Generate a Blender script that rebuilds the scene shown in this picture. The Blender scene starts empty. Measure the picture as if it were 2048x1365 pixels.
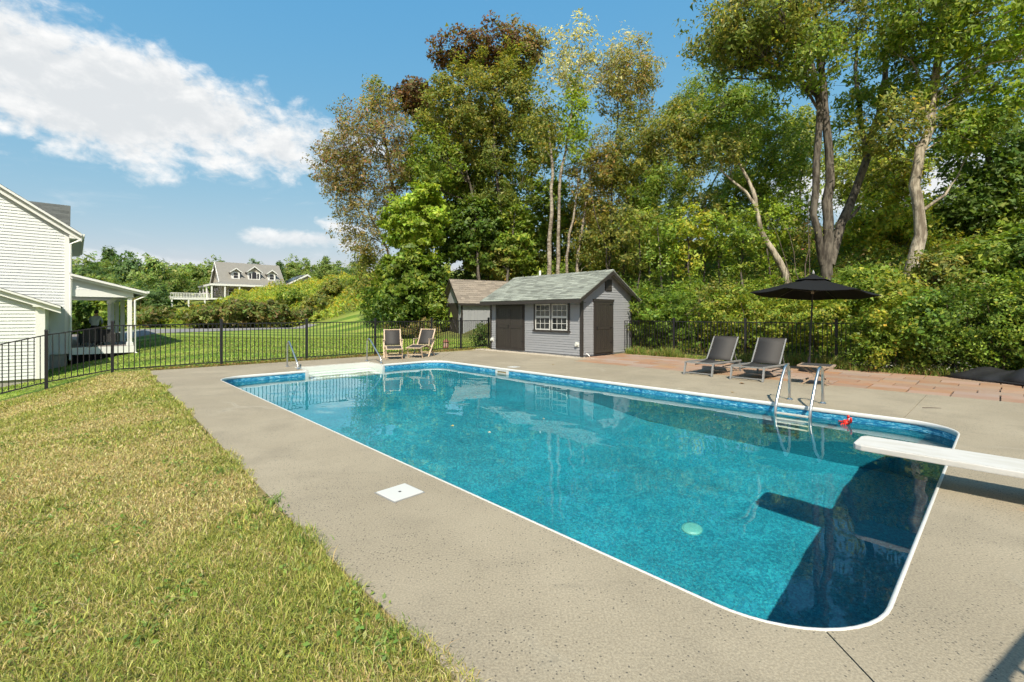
import bpy, bmesh, math, random
import numpy as np
from mathutils import Vector, Matrix, geometry

# ------------------------------------------------------------------ camera, sky, sun, exposure
sc = bpy.context.scene
COL = sc.collection
cam = bpy.data.cameras.new('camera'); cam_ob = bpy.data.objects.new('camera', cam); COL.objects.link(cam_ob)
cam_ob.location = (0, 0, 1.48); cam_ob.rotation_euler = (math.pi / 2, 0, 0)
cam.sensor_width = 36; cam.lens = 36 * 930 / 2048; cam.shift_y = -0.0262
cam.clip_start = 0.05; cam.clip_end = 5000
sc.camera = cam_ob

SUN_VEC = Vector((-0.02, -0.92, 1.0))          # towards the sun
SUN_EL = math.atan2(1.0, 0.92)
world = bpy.data.worlds.new('World'); sc.world = world; world.use_nodes = True
sun = bpy.data.lights.new('sun', 'SUN'); sun.energy = 4.8; sun.angle = math.radians(0.53); sun.color = (1.0, 0.925, 0.77)
sun_ob = bpy.data.objects.new('sun', sun); COL.objects.link(sun_ob)
sun_ob.location = (-2, -92, 100); sun_ob.rotation_euler = SUN_VEC.to_track_quat('Z', 'Y').to_euler()
sun.cycles.is_caustics_light = True
SKY_STRENGTH = 0.11
sc.view_settings.view_transform = 'Standard'; sc.view_settings.look = 'None'
sc.view_settings.gamma = 1.0; sc.view_settings.use_curve_mapping = False
sc.view_settings.exposure = 0.62
sc.cycles.use_denoising = True
sc.cycles.use_light_tree = False; sc.cycles.adaptive_threshold = 0.03
sc.cycles.max_bounces = 9; sc.cycles.diffuse_bounces = 4; sc.cycles.glossy_bounces = 3; sc.cycles.transmission_bounces = 6; sc.cycles.transparent_max_bounces = 8
sc.cycles.sample_clamp_indirect = 6.0

def S(nt, typ, ins=None, **attrs):
    n = nt.nodes.new(typ)
    for k, v in attrs.items(): setattr(n, k, v)
    for k, v in (ins or {}).items():
        s = n.inputs[k]
        if isinstance(v, bpy.types.NodeSocket): nt.links.new(v, s)
        elif isinstance(v, (tuple, list)) and s.type == 'RGBA' and len(v) == 3: s.default_value = (*v, 1)
        else: s.default_value = v
    return n
def mth(nt, op, a, b=None, c=None, clamp=False):
    ins = {0: a}
    if b is not None: ins[1] = b
    if c is not None: ins[2] = c
    n = S(nt, 'ShaderNodeMath', ins, operation=op); n.use_clamp = clamp
    return n.outputs[0]
def smooth(nt, v, lo, hi, a=0.0, b=1.0):
    return S(nt, 'ShaderNodeMapRange', {'Value': v, 'From Min': lo, 'From Max': hi, 'To Min': a, 'To Max': b}, interpolation_type='SMOOTHSTEP').outputs[0]
def mixc(nt, f, a, b, blend='MIX'):
    n = S(nt, 'ShaderNodeMix', data_type='RGBA', blend_type=blend)
    for i, v in ((0, f), (6, a), (7, b)):
        s = n.inputs[i]
        if isinstance(v, bpy.types.NodeSocket): nt.links.new(v, s)
        elif isinstance(v, (tuple, list)): s.default_value = (*v[:3], 1)
        else: s.default_value = v
    return n.outputs[2]

def build_world():
    nt = world.node_tree; bg = nt.nodes['Background']
    sky = S(nt, 'ShaderNodeTexSky', sky_type='NISHITA', sun_disc=False)
    sky.sun_elevation = SUN_EL; sky.sun_rotation = math.pi + 0.02
    sky.altitude = 250; sky.air_density = 1.0; sky.dust_density = 0.5; sky.ozone_density = 3.5
    tc = S(nt, 'ShaderNodeTexCoord')
    sep = S(nt, 'ShaderNodeSeparateXYZ', {0: tc.outputs['Generated']})
    x, y, z = sep.outputs
    az = mth(nt, 'MULTIPLY', mth(nt, 'ARCTAN2', x, y), 57.2958)
    el = mth(nt, 'MULTIPLY', mth(nt, 'ARCSINE', z), 57.2958)
    def noise(vec, scale, detail, rough=0.55, dist=0.0):
        return S(nt, 'ShaderNodeTexNoise', {'Vector': vec, 'Scale': scale, 'Detail': detail, 'Roughness': rough, 'Distortion': dist}).outputs[0]
    co = S(nt, 'ShaderNodeCombineXYZ', {0: az, 1: mth(nt, 'MULTIPLY', el, 1.5), 2: 0.0}).outputs[0]
    co_up = S(nt, 'ShaderNodeCombineXYZ', {0: az, 1: mth(nt, 'ADD', mth(nt, 'MULTIPLY', el, 1.5), 1.6), 2: 0.0}).outputs[0]
    n1 = noise(co, 0.11, 9, 0.58, 0.35); n1u = noise(co_up, 0.11, 9, 0.58, 0.35)
    n2 = noise(co, 0.035, 3); n3 = noise(co, 0.45, 7, 0.6, 0.3); n3u = noise(co_up, 0.45, 7, 0.6, 0.3)
    # the banks of cumulus: each an elongated heap in azimuth / elevation
    def heap(a0, a1, e0, e1, h0, h1, k):
        t = S(nt, 'ShaderNodeMapRange', {'Value': az, 'From Min': a0, 'From Max': a1}).outputs[0]
        ec = S(nt, 'ShaderNodeMapRange', {'Value': t, 'To Min': e0, 'To Max': e1}).outputs[0]
        hh = S(nt, 'ShaderNodeMapRange', {'Value': t, 'To Min': h0, 'To Max': h1}).outputs[0]
        d = mth(nt, 'ABSOLUTE', mth(nt, 'DIVIDE', mth(nt, 'SUBTRACT', el, ec), hh))
        mid = 0.5 * (a0 + a1); half = 0.5 * (a1 - a0)
        da = mth(nt, 'ABSOLUTE', mth(nt, 'DIVIDE', mth(nt, 'SUBTRACT', az, mid), half))
        r = mth(nt, 'ADD', mth(nt, 'POWER', d, 1.7), mth(nt, 'POWER', da, 3.0))
        return mth(nt, 'SUBTRACT', k, r)
    fields = [heap(-90, -18.0, 21.6, 18.2, 6.6, 4.6, 1.35),
              heap(-47, -24, 24.0, 20.5, 3.4, 2.6, 0.6),
              heap(-30.5, -17.5, 8.3, 8.0, 1.35, 1.1, 0.85),
              heap(-24, -15, 10.4, 9.6, 1.4, 1.1, 0.2),
              heap(-50, -30, 5.6, 4.9, 1.5, 1.2, 0.35), heap(-34, -14, 3.6, 3.4, 1.2, 1.2, 0.35),
              heap(26, 62, 12.5, 11.5, 4.0, 3.5, 0.9), heap(70, 150, 19, 24, 6, 6, 0.9),
              heap(-170, -95, 20, 24, 6, 6, 0.9)]
    f = fields[0]
    for g in fields[1:]: f = mth(nt, 'MAXIMUM', f, g)
    f = mth(nt, 'MAXIMUM', f, -1.3)
    def puff(a, b): return mth(nt, 'ADD', mth(nt, 'MULTIPLY', mth(nt, 'SUBTRACT', a, 0.5), 3.4), mth(nt, 'MULTIPLY', mth(nt, 'SUBTRACT', b, 0.5), 1.9))
    dens = mth(nt, 'ADD', f, puff(n1, n3)); dens_u = mth(nt, 'ADD', f, puff(n1u, n3u))
    mask = smooth(nt, dens, -0.15, 0.95)
    # thin high wisps near the zenith of the view
    wv = S(nt, 'ShaderNodeVectorMath', {0: co, 1: (0.5, 1.0, 1.0)}, operation='MULTIPLY').outputs[0]
    wisp = smooth(nt, mth(nt, 'MULTIPLY', noise(wv, 0.22, 8, 0.62, 0.8), n2), 0.30, 0.50, 0.0, 0.35)
    mask = mth(nt, 'MAXIMUM', mask, wisp)
    shade = mth(nt, 'SUBTRACT', dens_u, mth(nt, 'MULTIPLY', dens, 0.35))
    lit = smooth(nt, shade, -0.2, 1.1)
    ccol = mixc(nt, lit, (6.0, 6.0, 5.95), (4.5, 4.7, 4.85))
    hz = smooth(nt, el, 2.0, 14.0)
    ccol = mixc(nt, hz, mixc(nt, 0.45, ccol, (4.2, 4.9, 5.3)), ccol)
    sr = S(nt, 'ShaderNodeSeparateColor', {0: sky.outputs[0]}).outputs
    graded = S(nt, 'ShaderNodeCombineColor', {0: mth(nt, 'MULTIPLY', sr[0], 0.93), 1: mth(nt, 'MULTIPLY', mth(nt, 'POWER', sr[1], 0.41), 2.0), 2: mth(nt, 'MULTIPLY', mth(nt, 'POWER', sr[2], 0.085), 3.75)}).outputs[0]
    col = mixc(nt, mask, graded, ccol)
    nt.links.new(col, bg.inputs[0]); bg.inputs[1].default_value = SKY_STRENGTH
build_world()

# ------------------------------------------------------------------ frames and helpers
D0 = Vector((1.458, 1.928, 0.0))                 # pool corner next to the camera
TH = math.atan2(0.685, 0.729)                     # local x = across the pool, local y = along it
VX = Vector((math.cos(TH), math.sin(TH), 0)); UY = Vector((-math.sin(TH), math.cos(TH), 0))
def PV(u, v, z=0.0): return D0 + UY * u + VX * v + Vector((0, 0, z))
def at(px, py, Y):                                # a direction in the view and a distance, as a place
    return Vector(((px - 1024) * Y / 930, Y, 1.48 + (629 - py) * Y / 930))
def uv_of(x, y):
    r = Vector((x, y, 0)) - Vector((D0.x, D0.y, 0)); return r.dot(UY), r.dot(VX)
PL, PW, WATER = 12.2, 6.15, -0.147               # pool length, width, water level

def sstep(a, b, x):
    t = np.clip((x - a) / (b - a), 0, 1); return t * t * (3 - 2 * t)
def ground(x, y):
    x = np.asarray(x, float); y = np.asarray(y, float)
    rx, ry = x - D0.x, y - D0.y
    u = rx * UY.x + ry * UY.y; v = rx * VX.x + ry * VX.y
    w = np.maximum(v - 12.95, 0); w = w * w / (w + 1.0)
    bank = 11.0 * (1 - np.exp(-w / 24.0))
    far = 1.5 * sstep(50, 105, y) + 6 * sstep(120, 420, y)
    lawn_near = -0.27 * np.maximum(-1.75 - v, 0) * (0.12 + 0.88 * sstep(5, 14, u))
    lawn_far = -0.19 * np.maximum(2 - v, 0)
    s = sstep(15.4, 20, u)
    z = np.maximum(lawn_near * (1 - s) + lawn_far * s, -1.6) * (1 - sstep(36, 60, y)) + bank + far
    z = z - 0.012 + 0.15 * sstep(26, 44, y) * (1 - sstep(12, 16, v))
    return z
def gz(x, y): return float(ground(x, y))

class MB:
    def __init__(s): s.v = []; s.f = []
    def add(s, vs, fs):
        b = len(s.v); s.v += [tuple(p) for p in vs]; s.f += [tuple(b + i for i in f) for f in fs]; return s
    def hexa(s, p): return s.add(p, [(0, 3, 2, 1), (4, 5, 6, 7), (0, 1, 5, 4), (1, 2, 6, 5), (2, 3, 7, 6), (3, 0, 4, 7)])
    def box(s, x0, x1, y0, y1, z0, z1):
        return s.hexa([(x0, y0, z0), (x1, y0, z0), (x1, y1, z0), (x0, y1, z0), (x0, y0, z1), (x1, y0, z1), (x1, y1, z1), (x0, y1, z1)])
    def bar(s, a, b, w, h=None, up=(0, 0, 1)):
        h = h or w; a = Vector(a); b = Vector(b); d = (b - a).normalized(); up = Vector(up)
        if abs(d.dot(up)) > 0.98: up = Vector((1, 0, 0))
        r = d.cross(up).normalized() * w / 2; q = r.cross(d).normalized() * h / 2
        return s.hexa([a - r - q, a + r - q, a + r + q, a - r + q, b - r - q, b + r - q, b + r + q, b - r + q])
    def tube(s, pts, rad, n=8, cap=True):
        pts = [Vector(p) for p in pts]; m = len(pts)
        rad = rad if isinstance(rad, (list, tuple)) else [rad] * m
        b = len(s.v); ref = None
        for i, p in enumerate(pts):
            d = (pts[min(i + 1, m - 1)] - pts[max(i - 1, 0)]).normalized()
            if ref is None:
                ref = Vector((1, 0, 0)) if abs(d.x) < 0.9 else Vector((0, 1, 0))
            e = (ref - d * ref.dot(d)).normalized(); g = d.cross(e); ref = e
            for k in range(n):
                t = 2 * math.pi * k / n; s.v.append(tuple(p + (e * math.cos(t) + g * math.sin(t)) * rad[i]))
        for i in range(m - 1):
            for k in range(n):
                k2 = (k + 1) % n; s.f.append((b + i * n + k, b + i * n + k2, b + (i + 1) * n + k2, b + (i + 1) * n + k))
        if cap:
            s.f.append(tuple(b + k for k in reversed(range(n)))); s.f.append(tuple(b + (m - 1) * n + k for k in range(n)))
        return s
    def prism(s, poly, axis, lo, hi):
        def put(p, t): return {'x': (t, p[0], p[1]), 'y': (p[0], t, p[1]), 'z': (p[0], p[1], t)}[axis]
        n = len(poly); vs = [put(p, lo) for p in poly] + [put(p, hi) for p in poly]
        return s.add(vs, [tuple(reversed(range(n))), tuple(range(n, 2 * n))] + [(i, (i + 1) % n, n + (i + 1) % n, n + i) for i in range(n)])
    def lathe(s, prof, n=16, c=(0, 0, 0)):
        b = len(s.v)
        for r, z in prof:
            for k in range(n):
                t = 2 * math.pi * k / n; s.v.append((c[0] + r * math.cos(t), c[1] + r * math.sin(t), c[2] + z))
        for i in range(len(prof) - 1):
            for k in range(n):
                k2 = (k + 1) % n; s.f.append((b + i * n + k, b + i * n + k2, b + (i + 1) * n + k2, b + (i + 1) * n + k))
        s.f.append(tuple(b + k for k in reversed(range(n)))); s.f.append(tuple(b + (len(prof) - 1) * n + k for k in range(n)))
        return s
    def ball(s, c, r, seg=10, rings=6):
        r = r if isinstance(r, (tuple, list)) else (r, r, r); b = len(s.v)
        for i in range(rings + 1):
            a = math.pi * i / rings
            for k in range(seg):
                t = 2 * math.pi * k / seg
                s.v.append((c[0] + r[0] * math.sin(a) * math.cos(t), c[1] + r[1] * math.sin(a) * math.sin(t), c[2] - r[2] * math.cos(a)))
        for i in range(rings):
            for k in range(seg):
                k2 = (k + 1) % seg; s.f.append((b + i * seg + k, b + i * seg + k2, b + (i + 1) * seg + k2, b + (i + 1) * seg + k))
        return s
    def mesh(s, name, mat, smooth=False, bevel=0):
        me = bpy.data.meshes.new(name); me.from_pydata(s.v, [], s.f)
        bm = bmesh.new(); bm.from_mesh(me)
        bmesh.ops.recalc_face_normals(bm, faces=bm.faces)
        if bevel: bmesh.ops.bevel(bm, geom=[e for e in bm.edges if len(e.link_faces) == 2 and e.calc_face_angle(0) > 0.5], offset=bevel, segments=2, affect='EDGES', profile=0.6)
        if smooth:
            for f in bm.faces: f.smooth = True
        bm.to_mesh(me); bm.free()
        if isinstance(mat, (list, tuple)):
            for m in mat: me.materials.append(m)
        else: me.materials.append(mat)
        if smooth:
            try: me.set_sharp_from_angle(angle=math.radians(50))
            except Exception: pass
        return me
    def build(s, name, mat, parent=None, smooth=False, bevel=0, loc=None):
        return obj(name, s.mesh(name, mat, smooth, bevel), parent, loc)

def obj(name, me, parent=None, loc=None):
    o = bpy.data.objects.new(name, me); COL.objects.link(o)
    if parent is not None: o.parent = parent
    if loc is not None: o.location = loc
    return o
def tag(o, label=None, cat=None, group=None, kind=None):
    if label: o['label'] = label
    if cat: o['category'] = cat
    if group: o['group'] = group
    if kind: o['kind'] = kind
    return o
def empty(name, loc, rz=0.0, label=None, cat=None, group=None, kind=None):
    o = bpy.data.objects.new(name, None); COL.objects.link(o); o.empty_display_size = 0.2
    o.location = loc; o.rotation_euler = (0, 0, rz)
    return tag(o, label, cat, group, kind)
def copy_tree(o, parent=None):
    c = o.copy(); COL.objects.link(c); c.parent = parent
    for ch in o.children: copy_tree(ch, c)
    return c

# ------------------------------------------------------------------ materials
def mat(name, base, rough=0.6, var=0.0, noise=None, bump=None, metallic=0.0, spec=0.5, base2=None, stretch=None, coat=0.0, world_co=False, hue=0.0):
    m = bpy.data.materials.new(name); m.use_nodes = True; nt = m.node_tree; b = nt.nodes['Principled BSDF']
    b.inputs['Roughness'].default_value = rough; b.inputs['Metallic'].default_value = metallic
    b.inputs['Specular IOR Level'].default_value = spec; b.inputs['Coat Weight'].default_value = coat
    if world_co: vec = S(nt, 'ShaderNodeNewGeometry').outputs['Position']
    else:
        tc = S(nt, 'ShaderNodeTexCoord'); oi0 = S(nt, 'ShaderNodeObjectInfo')
        off = S(nt, 'ShaderNodeVectorMath', {0: oi0.outputs['Random'], 1: (37.0, 17.0, 59.0)}, operation='MULTIPLY').outputs[0]
        vec = S(nt, 'ShaderNodeVectorMath', {0: tc.outputs['Object'], 1: off}, operation='ADD').outputs[0]
    if stretch: vec = S(nt, 'ShaderNodeVectorMath', {0: vec, 1: stretch}, operation='MULTIPLY').outputs[0]
    col = None; fac = None
    if noise:
        sc_, amt = noise[0], noise[1]
        n = S(nt, 'ShaderNodeTexNoise', {'Vector': vec, 'Scale': sc_, 'Detail': 6.0, 'Roughness': 0.6}).outputs[0]
        if base2: col = mixc(nt, smooth(nt, n, 0.38, 0.64), base, base2)
        fac = mth(nt, 'ADD', mth(nt, 'MULTIPLY', mth(nt, 'SUBTRACT', n, 0.5), 2 * amt), 1.0)
    if col is None:
        r = S(nt, 'ShaderNodeRGB'); r.outputs[0].default_value = (*base, 1); col = r.outputs[0]
    if var or hue:
        oi = S(nt, 'ShaderNodeObjectInfo').outputs['Random']
        if var:
            f2 = mth(nt, 'ADD', mth(nt, 'MULTIPLY', mth(nt, 'SUBTRACT', oi, 0.5), 2 * var), 1.0)
            fac = f2 if fac is None else mth(nt, 'MULTIPLY', fac, f2)
        if hue:
            hs = S(nt, 'ShaderNodeHueSaturation', {'Hue': mth(nt, 'ADD', mth(nt, 'MULTIPLY', mth(nt, 'SUBTRACT', mth(nt, 'FRACT', mth(nt, 'MULTIPLY', oi, 7.31)), 0.5), hue), 0.5),
                     'Saturation': mth(nt, 'ADD', mth(nt, 'MULTIPLY', mth(nt, 'FRACT', mth(nt, 'MULTIPLY', oi, 13.7)), 0.5), 0.7), 'Color': col}); col = hs.outputs[0]
    if fac is not None: col = S(nt, 'ShaderNodeVectorMath', {0: col, 'Scale': fac}, operation='SCALE').outputs[0]
    nt.links.new(col, b.inputs['Base Color'])
    if bump:
        n = S(nt, 'ShaderNodeTexNoise', {'Vector': vec, 'Scale': bump[0], 'Detail': 5.0, 'Roughness': 0.6}).outputs[0]
        bp = S(nt, 'ShaderNodeBump', {'Height': n, 'Strength': bump[1], 'Distance': bump[2] if len(bump) > 2 else 0.01})
        nt.links.new(bp.outputs[0], b.inputs['Normal'])
    return m

def mat_concrete():
    m = bpy.data.materials.new('broom_concrete'); m.use_nodes = True; nt = m.node_tree; b = nt.nodes['Principled BSDF']
    pos = S(nt, 'ShaderNodeNewGeometry').outputs['Position']
    def nz(s, d=5, r=0.6, v=pos): return S(nt, 'ShaderNodeTexNoise', {'Vector': v, 'Scale': s, 'Detail': d, 'Roughness': r}).outputs[0]
    big = smooth(nt, nz(0.55, 4), 0.3, 0.7)
    col = mixc(nt, big, (0.235, 0.197, 0.14), (0.33, 0.282, 0.207))
    col = mixc(nt, smooth(nt, nz(1.7, 6), 0.45, 0.72, 0, 0.8), col, (0.20, 0.17, 0.125))
    grain = smooth(nt, nz(85, 4, 0.7), 0.3, 0.72)
    col = mixc(nt, mth(nt, 'MULTIPLY', grain, 1.0), mixc(nt, 0.42, col, (0.14, 0.118, 0.085)), mixc(nt, 0.42, col, (0.46, 0.40, 0.295)))
    # exposed dark aggregate, denser in worn patches
    vor = S(nt, 'ShaderNodeTexVoronoi', {'Vector': pos, 'Scale': 55.0, 'Randomness': 1.0})
    worn = smooth(nt, nz(0.9, 4), 0.40, 0.66)
    rnd = S(nt, 'ShaderNodeSeparateColor', {0: vor.outputs['Color']}).outputs[0]
    speck = mth(nt, 'MULTIPLY', mth(nt, 'LESS_THAN', vor.outputs['Distance'], 0.27), mth(nt, 'LESS_THAN', rnd, mth(nt, 'ADD', mth(nt, 'MULTIPLY', worn, 0.6), 0.07)))
    col = mixc(nt, mth(nt, 'MULTIPLY', speck, 0.7), col, (0.05, 0.046, 0.042))
    # long faint water stains and hairline scale
    w2 = S(nt, 'ShaderNodeVectorMath', {0: pos, 1: (0.5, 2.2, 1)}, operation='MULTIPLY').outputs[0]
    col = mixc(nt, smooth(nt, nz(1.4, 8, 0.65, w2), 0.60, 0.78, 0, 0.55), col, (0.145, 0.13, 0.10))
    # hairline cracks and the pale lime that bleeds from them
    wp = S(nt, 'ShaderNodeVectorMath', {0: pos, 1: S(nt, 'ShaderNodeVectorMath', {0: S(nt, 'ShaderNodeTexNoise', {'Vector': pos, 'Scale': 2.0, 'Detail': 4.0}).outputs['Color'], 'Scale': 0.5}, operation='SCALE').outputs[0]}, operation='ADD').outputs[0]
    ce = S(nt, 'ShaderNodeTexVoronoi', {'Vector': wp, 'Scale': 0.33}, feature='DISTANCE_TO_EDGE').outputs['Distance']
    keep = smooth(nt, nz(0.35, 2), 0.5, 0.62)
    col = mixc(nt, mth(nt, 'MULTIPLY', smooth(nt, ce, 0.02, 0.0), mth(nt, 'MULTIPLY', keep, 0.5)), col, (0.42, 0.38, 0.30))
    col = mixc(nt, mth(nt, 'MULTIPLY', smooth(nt, ce, 0.0022, 0.0005), mth(nt, 'MULTIPLY', keep, 0.8)), col, (0.10, 0.09, 0.07))
    # a rust bleed by the board stand
    rp = S(nt, 'ShaderNodeVectorMath', {0: pos, 1: (3.93, 3.50, 0.0)}, operation='SUBTRACT').outputs[0]
    rd = S(nt, 'ShaderNodeVectorMath', {0: S(nt, 'ShaderNodeVectorMath', {0: rp, 1: (1.0, 1.8, 1.0)}, operation='MULTIPLY').outputs[0]}, operation='LENGTH').outputs['Value']
    rd = mth(nt, 'ADD', rd, mth(nt, 'MULTIPLY', mth(nt, 'SUBTRACT', nz(9, 5), 0.5), 0.25))
    col = mixc(nt, smooth(nt, rd, 0.13, 0.01, 0, 0.75), col, (0.36, 0.17, 0.06))
    nt.links.new(col, b.inputs['Base Color']); b.inputs['Roughness'].default_value = 0.85; b.inputs['Specular IOR Level'].default_value = 0.3
    h = mth(nt, 'ADD', mth(nt, 'MULTIPLY', nz(140, 3, 0.7), 0.6), mth(nt, 'MULTIPLY', nz(30, 4), 0.5))
    bp = S(nt, 'ShaderNodeBump', {'Height': h, 'Strength': 0.55, 'Distance': 0.006}); nt.links.new(bp.outputs[0], b.inputs['Normal'])
    return m

def mat_liner():
    m = bpy.data.materials.new('vinyl_liner'); m.use_nodes = True; nt = m.node_tree; b = nt.nodes['Principled BSDF']
    pos = S(nt, 'ShaderNodeNewGeometry').outputs['Position']
    v = S(nt, 'ShaderNodeTexVoronoi', {'Vector': pos, 'Scale': 46.0, 'Randomness': 1.0})
    r = S(nt, 'ShaderNodeSeparateColor', {0: v.outputs['Color']}).outputs[0]
    n = S(nt, 'ShaderNodeTexNoise', {'Vector': pos, 'Scale': 60.0, 'Detail': 4.0, 'Roughness': 0.6}).outputs[0]
    f = mth(nt, 'ADD', mth(nt, 'MULTIPLY', r, 0.45), mth(nt, 'MULTIPLY', n, 0.75))
    cr = S(nt, 'ShaderNodeValToRGB', {0: f})
    e = cr.color_ramp.elements
    e[0].position = 0.28; e[0].color = (0.003, 0.10, 0.15, 1); e[1].position = 0.92; e[1].color = (0.018, 0.28, 0.325, 1)
    k = e.new(0.55); k.color = (0.006, 0.155, 0.225, 1); k = e.new(0.72); k.color = (0.010, 0.21, 0.277, 1)
    big = S(nt, 'ShaderNodeTexNoise', {'Vector': pos, 'Scale': 0.8, 'Detail': 3.0}).outputs[0]
    col = S(nt, 'ShaderNodeVectorMath', {0: cr.outputs[0], 'Scale': smooth(nt, big, 0.3, 0.7, 0.9, 1.12)}, operation='SCALE').outputs[0]
    nt.links.new(col, b.inputs['Base Color']); b.inputs['Roughness'].default_value = 0.5
    return m
def mat_band():
    m = bpy.data.materials.new('waterline_print'); m.use_nodes = True; nt = m.node_tree; b = nt.nodes['Principled BSDF']
    pos = S(nt, 'ShaderNodeNewGeometry').outputs['Position']
    sx = S(nt, 'ShaderNodeVectorMath', {0: pos, 1: (9.0, 9.0, 30.0)}, operation='MULTIPLY').outputs[0]
    n = S(nt, 'ShaderNodeTexNoise', {'Vector': sx, 'Scale': 1.1, 'Detail': 6.0, 'Roughness': 0.65, 'Distortion': 1.4}).outputs[0]
    z = S(nt, 'ShaderNodeSeparateXYZ', {0: pos}).outputs[2]
    cr = S(nt, 'ShaderNodeValToRGB', {0: n}); e = cr.color_ramp.elements
    e[0].position = 0.36; e[0].color = (0.004, 0.08, 0.22, 1); e[1].position = 0.66; e[1].color = (0.42, 0.66, 0.76, 1)
    k = e.new(0.47); k.color = (0.014, 0.19, 0.36, 1); k = e.new(0.55); k.color = (0.06, 0.33, 0.48, 1)
    edge = smooth(nt, mth(nt, 'ABSOLUTE', mth(nt, 'SUBTRACT', z, -0.105)), 0.030, 0.042)
    col = mixc(nt, edge, cr.outputs[0], mixc(nt, smooth(nt, n, 0.4, 0.65), (0.006, 0.10, 0.25), (0.015, 0.22, 0.40)))
    nt.links.new(col, b.inputs['Base Color']); b.inputs['Roughness'].default_value = 0.35
    return m
def mat_water():
    m = bpy.data.materials.new('pool_water'); m.use_nodes = True; nt = m.node_tree; nt.nodes.clear()
    g = S(nt, 'ShaderNodeBsdfGlass', {'IOR': 1.333, 'Roughness': 0.0, 'Color': (0.93, 1.0, 1.0)})
    o = S(nt, 'ShaderNodeOutputMaterial'); nt.links.new(g.outputs[0], o.inputs[0]); return m
def mat_leaf(name='leaves', trans=0.48, rough=0.5):
    m = bpy.data.materials.new(name); m.use_nodes = True; nt = m.node_tree; b = nt.nodes['Principled BSDF']
    a = S(nt, 'ShaderNodeAttribute', attribute_name='leaf').outputs['Color']
    nt.links.new(a, b.inputs['Base Color']); b.inputs['Roughness'].default_value = rough; b.inputs['Specular IOR Level'].default_value = 0.35
    tcol = S(nt, 'ShaderNodeVectorMath', {0: a, 1: (1.25, 1.15, 0.55)}, operation='MULTIPLY').outputs[0]
    t = S(nt, 'ShaderNodeBsdfTranslucent', {'Color': tcol})
    mx = S(nt, 'ShaderNodeMixShader', {0: trans, 1: b.outputs[0], 2: t.outputs[0]})
    nt.links.new(mx.outputs[0], nt.nodes['Material Output'].inputs[0]); return m
def mat_ground():
    m = bpy.data.materials.new('turf_and_soil'); m.use_nodes = True; nt = m.node_tree; b = nt.nodes['Principled BSDF']
    pos = S(nt, 'ShaderNodeNewGeometry').outputs['Position']; sp = S(nt, 'ShaderNodeSeparateXYZ', {0: pos})
    x, y, z = sp.outputs
    def nz(s, d=5, r=0.6): return S(nt, 'ShaderNodeTexNoise', {'Vector': pos, 'Scale': s, 'Detail': d, 'Roughness': r}).outputs[0]
    u = mth(nt, 'ADD', mth(nt, 'MULTIPLY', mth(nt, 'SUBTRACT', x, D0.x), UY.x), mth(nt, 'MULTIPLY', mth(nt, 'SUBTRACT', y, D0.y), UY.y))
    v = mth(nt, 'ADD', mth(nt, 'MULTIPLY', mth(nt, 'SUBTRACT', x, D0.x), VX.x), mth(nt, 'MULTIPLY', mth(nt, 'SUBTRACT', y, D0.y), VX.y))
    fine = nz(38, 4, 0.75); mid = nz(2.2, 5)
    # dry poolside lawn
    dry = mixc(nt, smooth(nt, mid, 0.36, 0.62), (0.24, 0.215, 0.07), (0.34, 0.275, 0.115))
    dry = mixc(nt, smooth(nt, fine, 0.3, 0.7), S(nt, 'ShaderNodeVectorMath', {0: dry, 'Scale': 0.55}, operation='SCALE').outputs[0], dry)
    # mown lawn with stripes left by the mower (the grass is laid over in alternate directions)
    q = mth(nt, 'ADD', mth(nt, 'ADD', mth(nt, 'MULTIPLY', y, 1.0), mth(nt, 'MULTIPLY', x, 0.22)), mth(nt, 'MULTIPLY', nz(0.08, 1), 3.0))
    st = smooth(nt, mth(nt, 'SINE', mth(nt, 'MULTIPLY', q, 2.2)), -0.45, 0.45)
    mown = mixc(nt, st, (0.105, 0.18, 0.022), (0.27, 0.33, 0.06))
    mown = mixc(nt, smooth(nt, nz(0.9, 5), 0.5, 0.72, 0, 0.75), mown, (0.27, 0.25, 0.085))
    mown = mixc(nt, smooth(nt, fine, 0.3, 0.7, 0.0, 0.35), mown, (0.05, 0.10, 0.015))
    # rough bank: leaf litter and soil
    litter = mixc(nt, smooth(nt, nz(3.0, 6), 0.35, 0.65), (0.075, 0.075, 0.026), (0.13, 0.14, 0.04))
    meadow = mixc(nt, smooth(nt, nz(0.6, 6), 0.35, 0.65), (0.10, 0.15, 0.03), (0.20, 0.20, 0.04))
    col = mixc(nt, smooth(nt, mth(nt, 'ADD', u, mth(nt, 'MULTIPLY', mid, 0.6)), 15.3, 15.9), dry, mown)
    col = mixc(nt, smooth(nt, mth(nt, 'ADD', y, mth(nt, 'MULTIPLY', nz(0.3), 6.0)), 46, 50), col, meadow)
    col = mixc(nt, mth(nt, 'MULTIPLY', smooth(nt, mth(nt, 'ADD', v, mth(nt, 'MULTIPLY', mid, 1.0)), 13.0, 15.0), smooth(nt, u, 30, 22)), col, mixc(nt, smooth(nt, v, 24, 32), litter, meadow))
    nt.links.new(col, b.inputs['Base Color']); b.inputs['Roughness'].default_value = 0.95; b.inputs['Specular IOR Level'].default_value = 0.15
    bp = S(nt, 'ShaderNodeBump', {'Height': fine, 'Strength': 0.8, 'Distance': 0.03}); nt.links.new(bp.outputs[0], b.inputs['Normal'])
    return m
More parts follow.
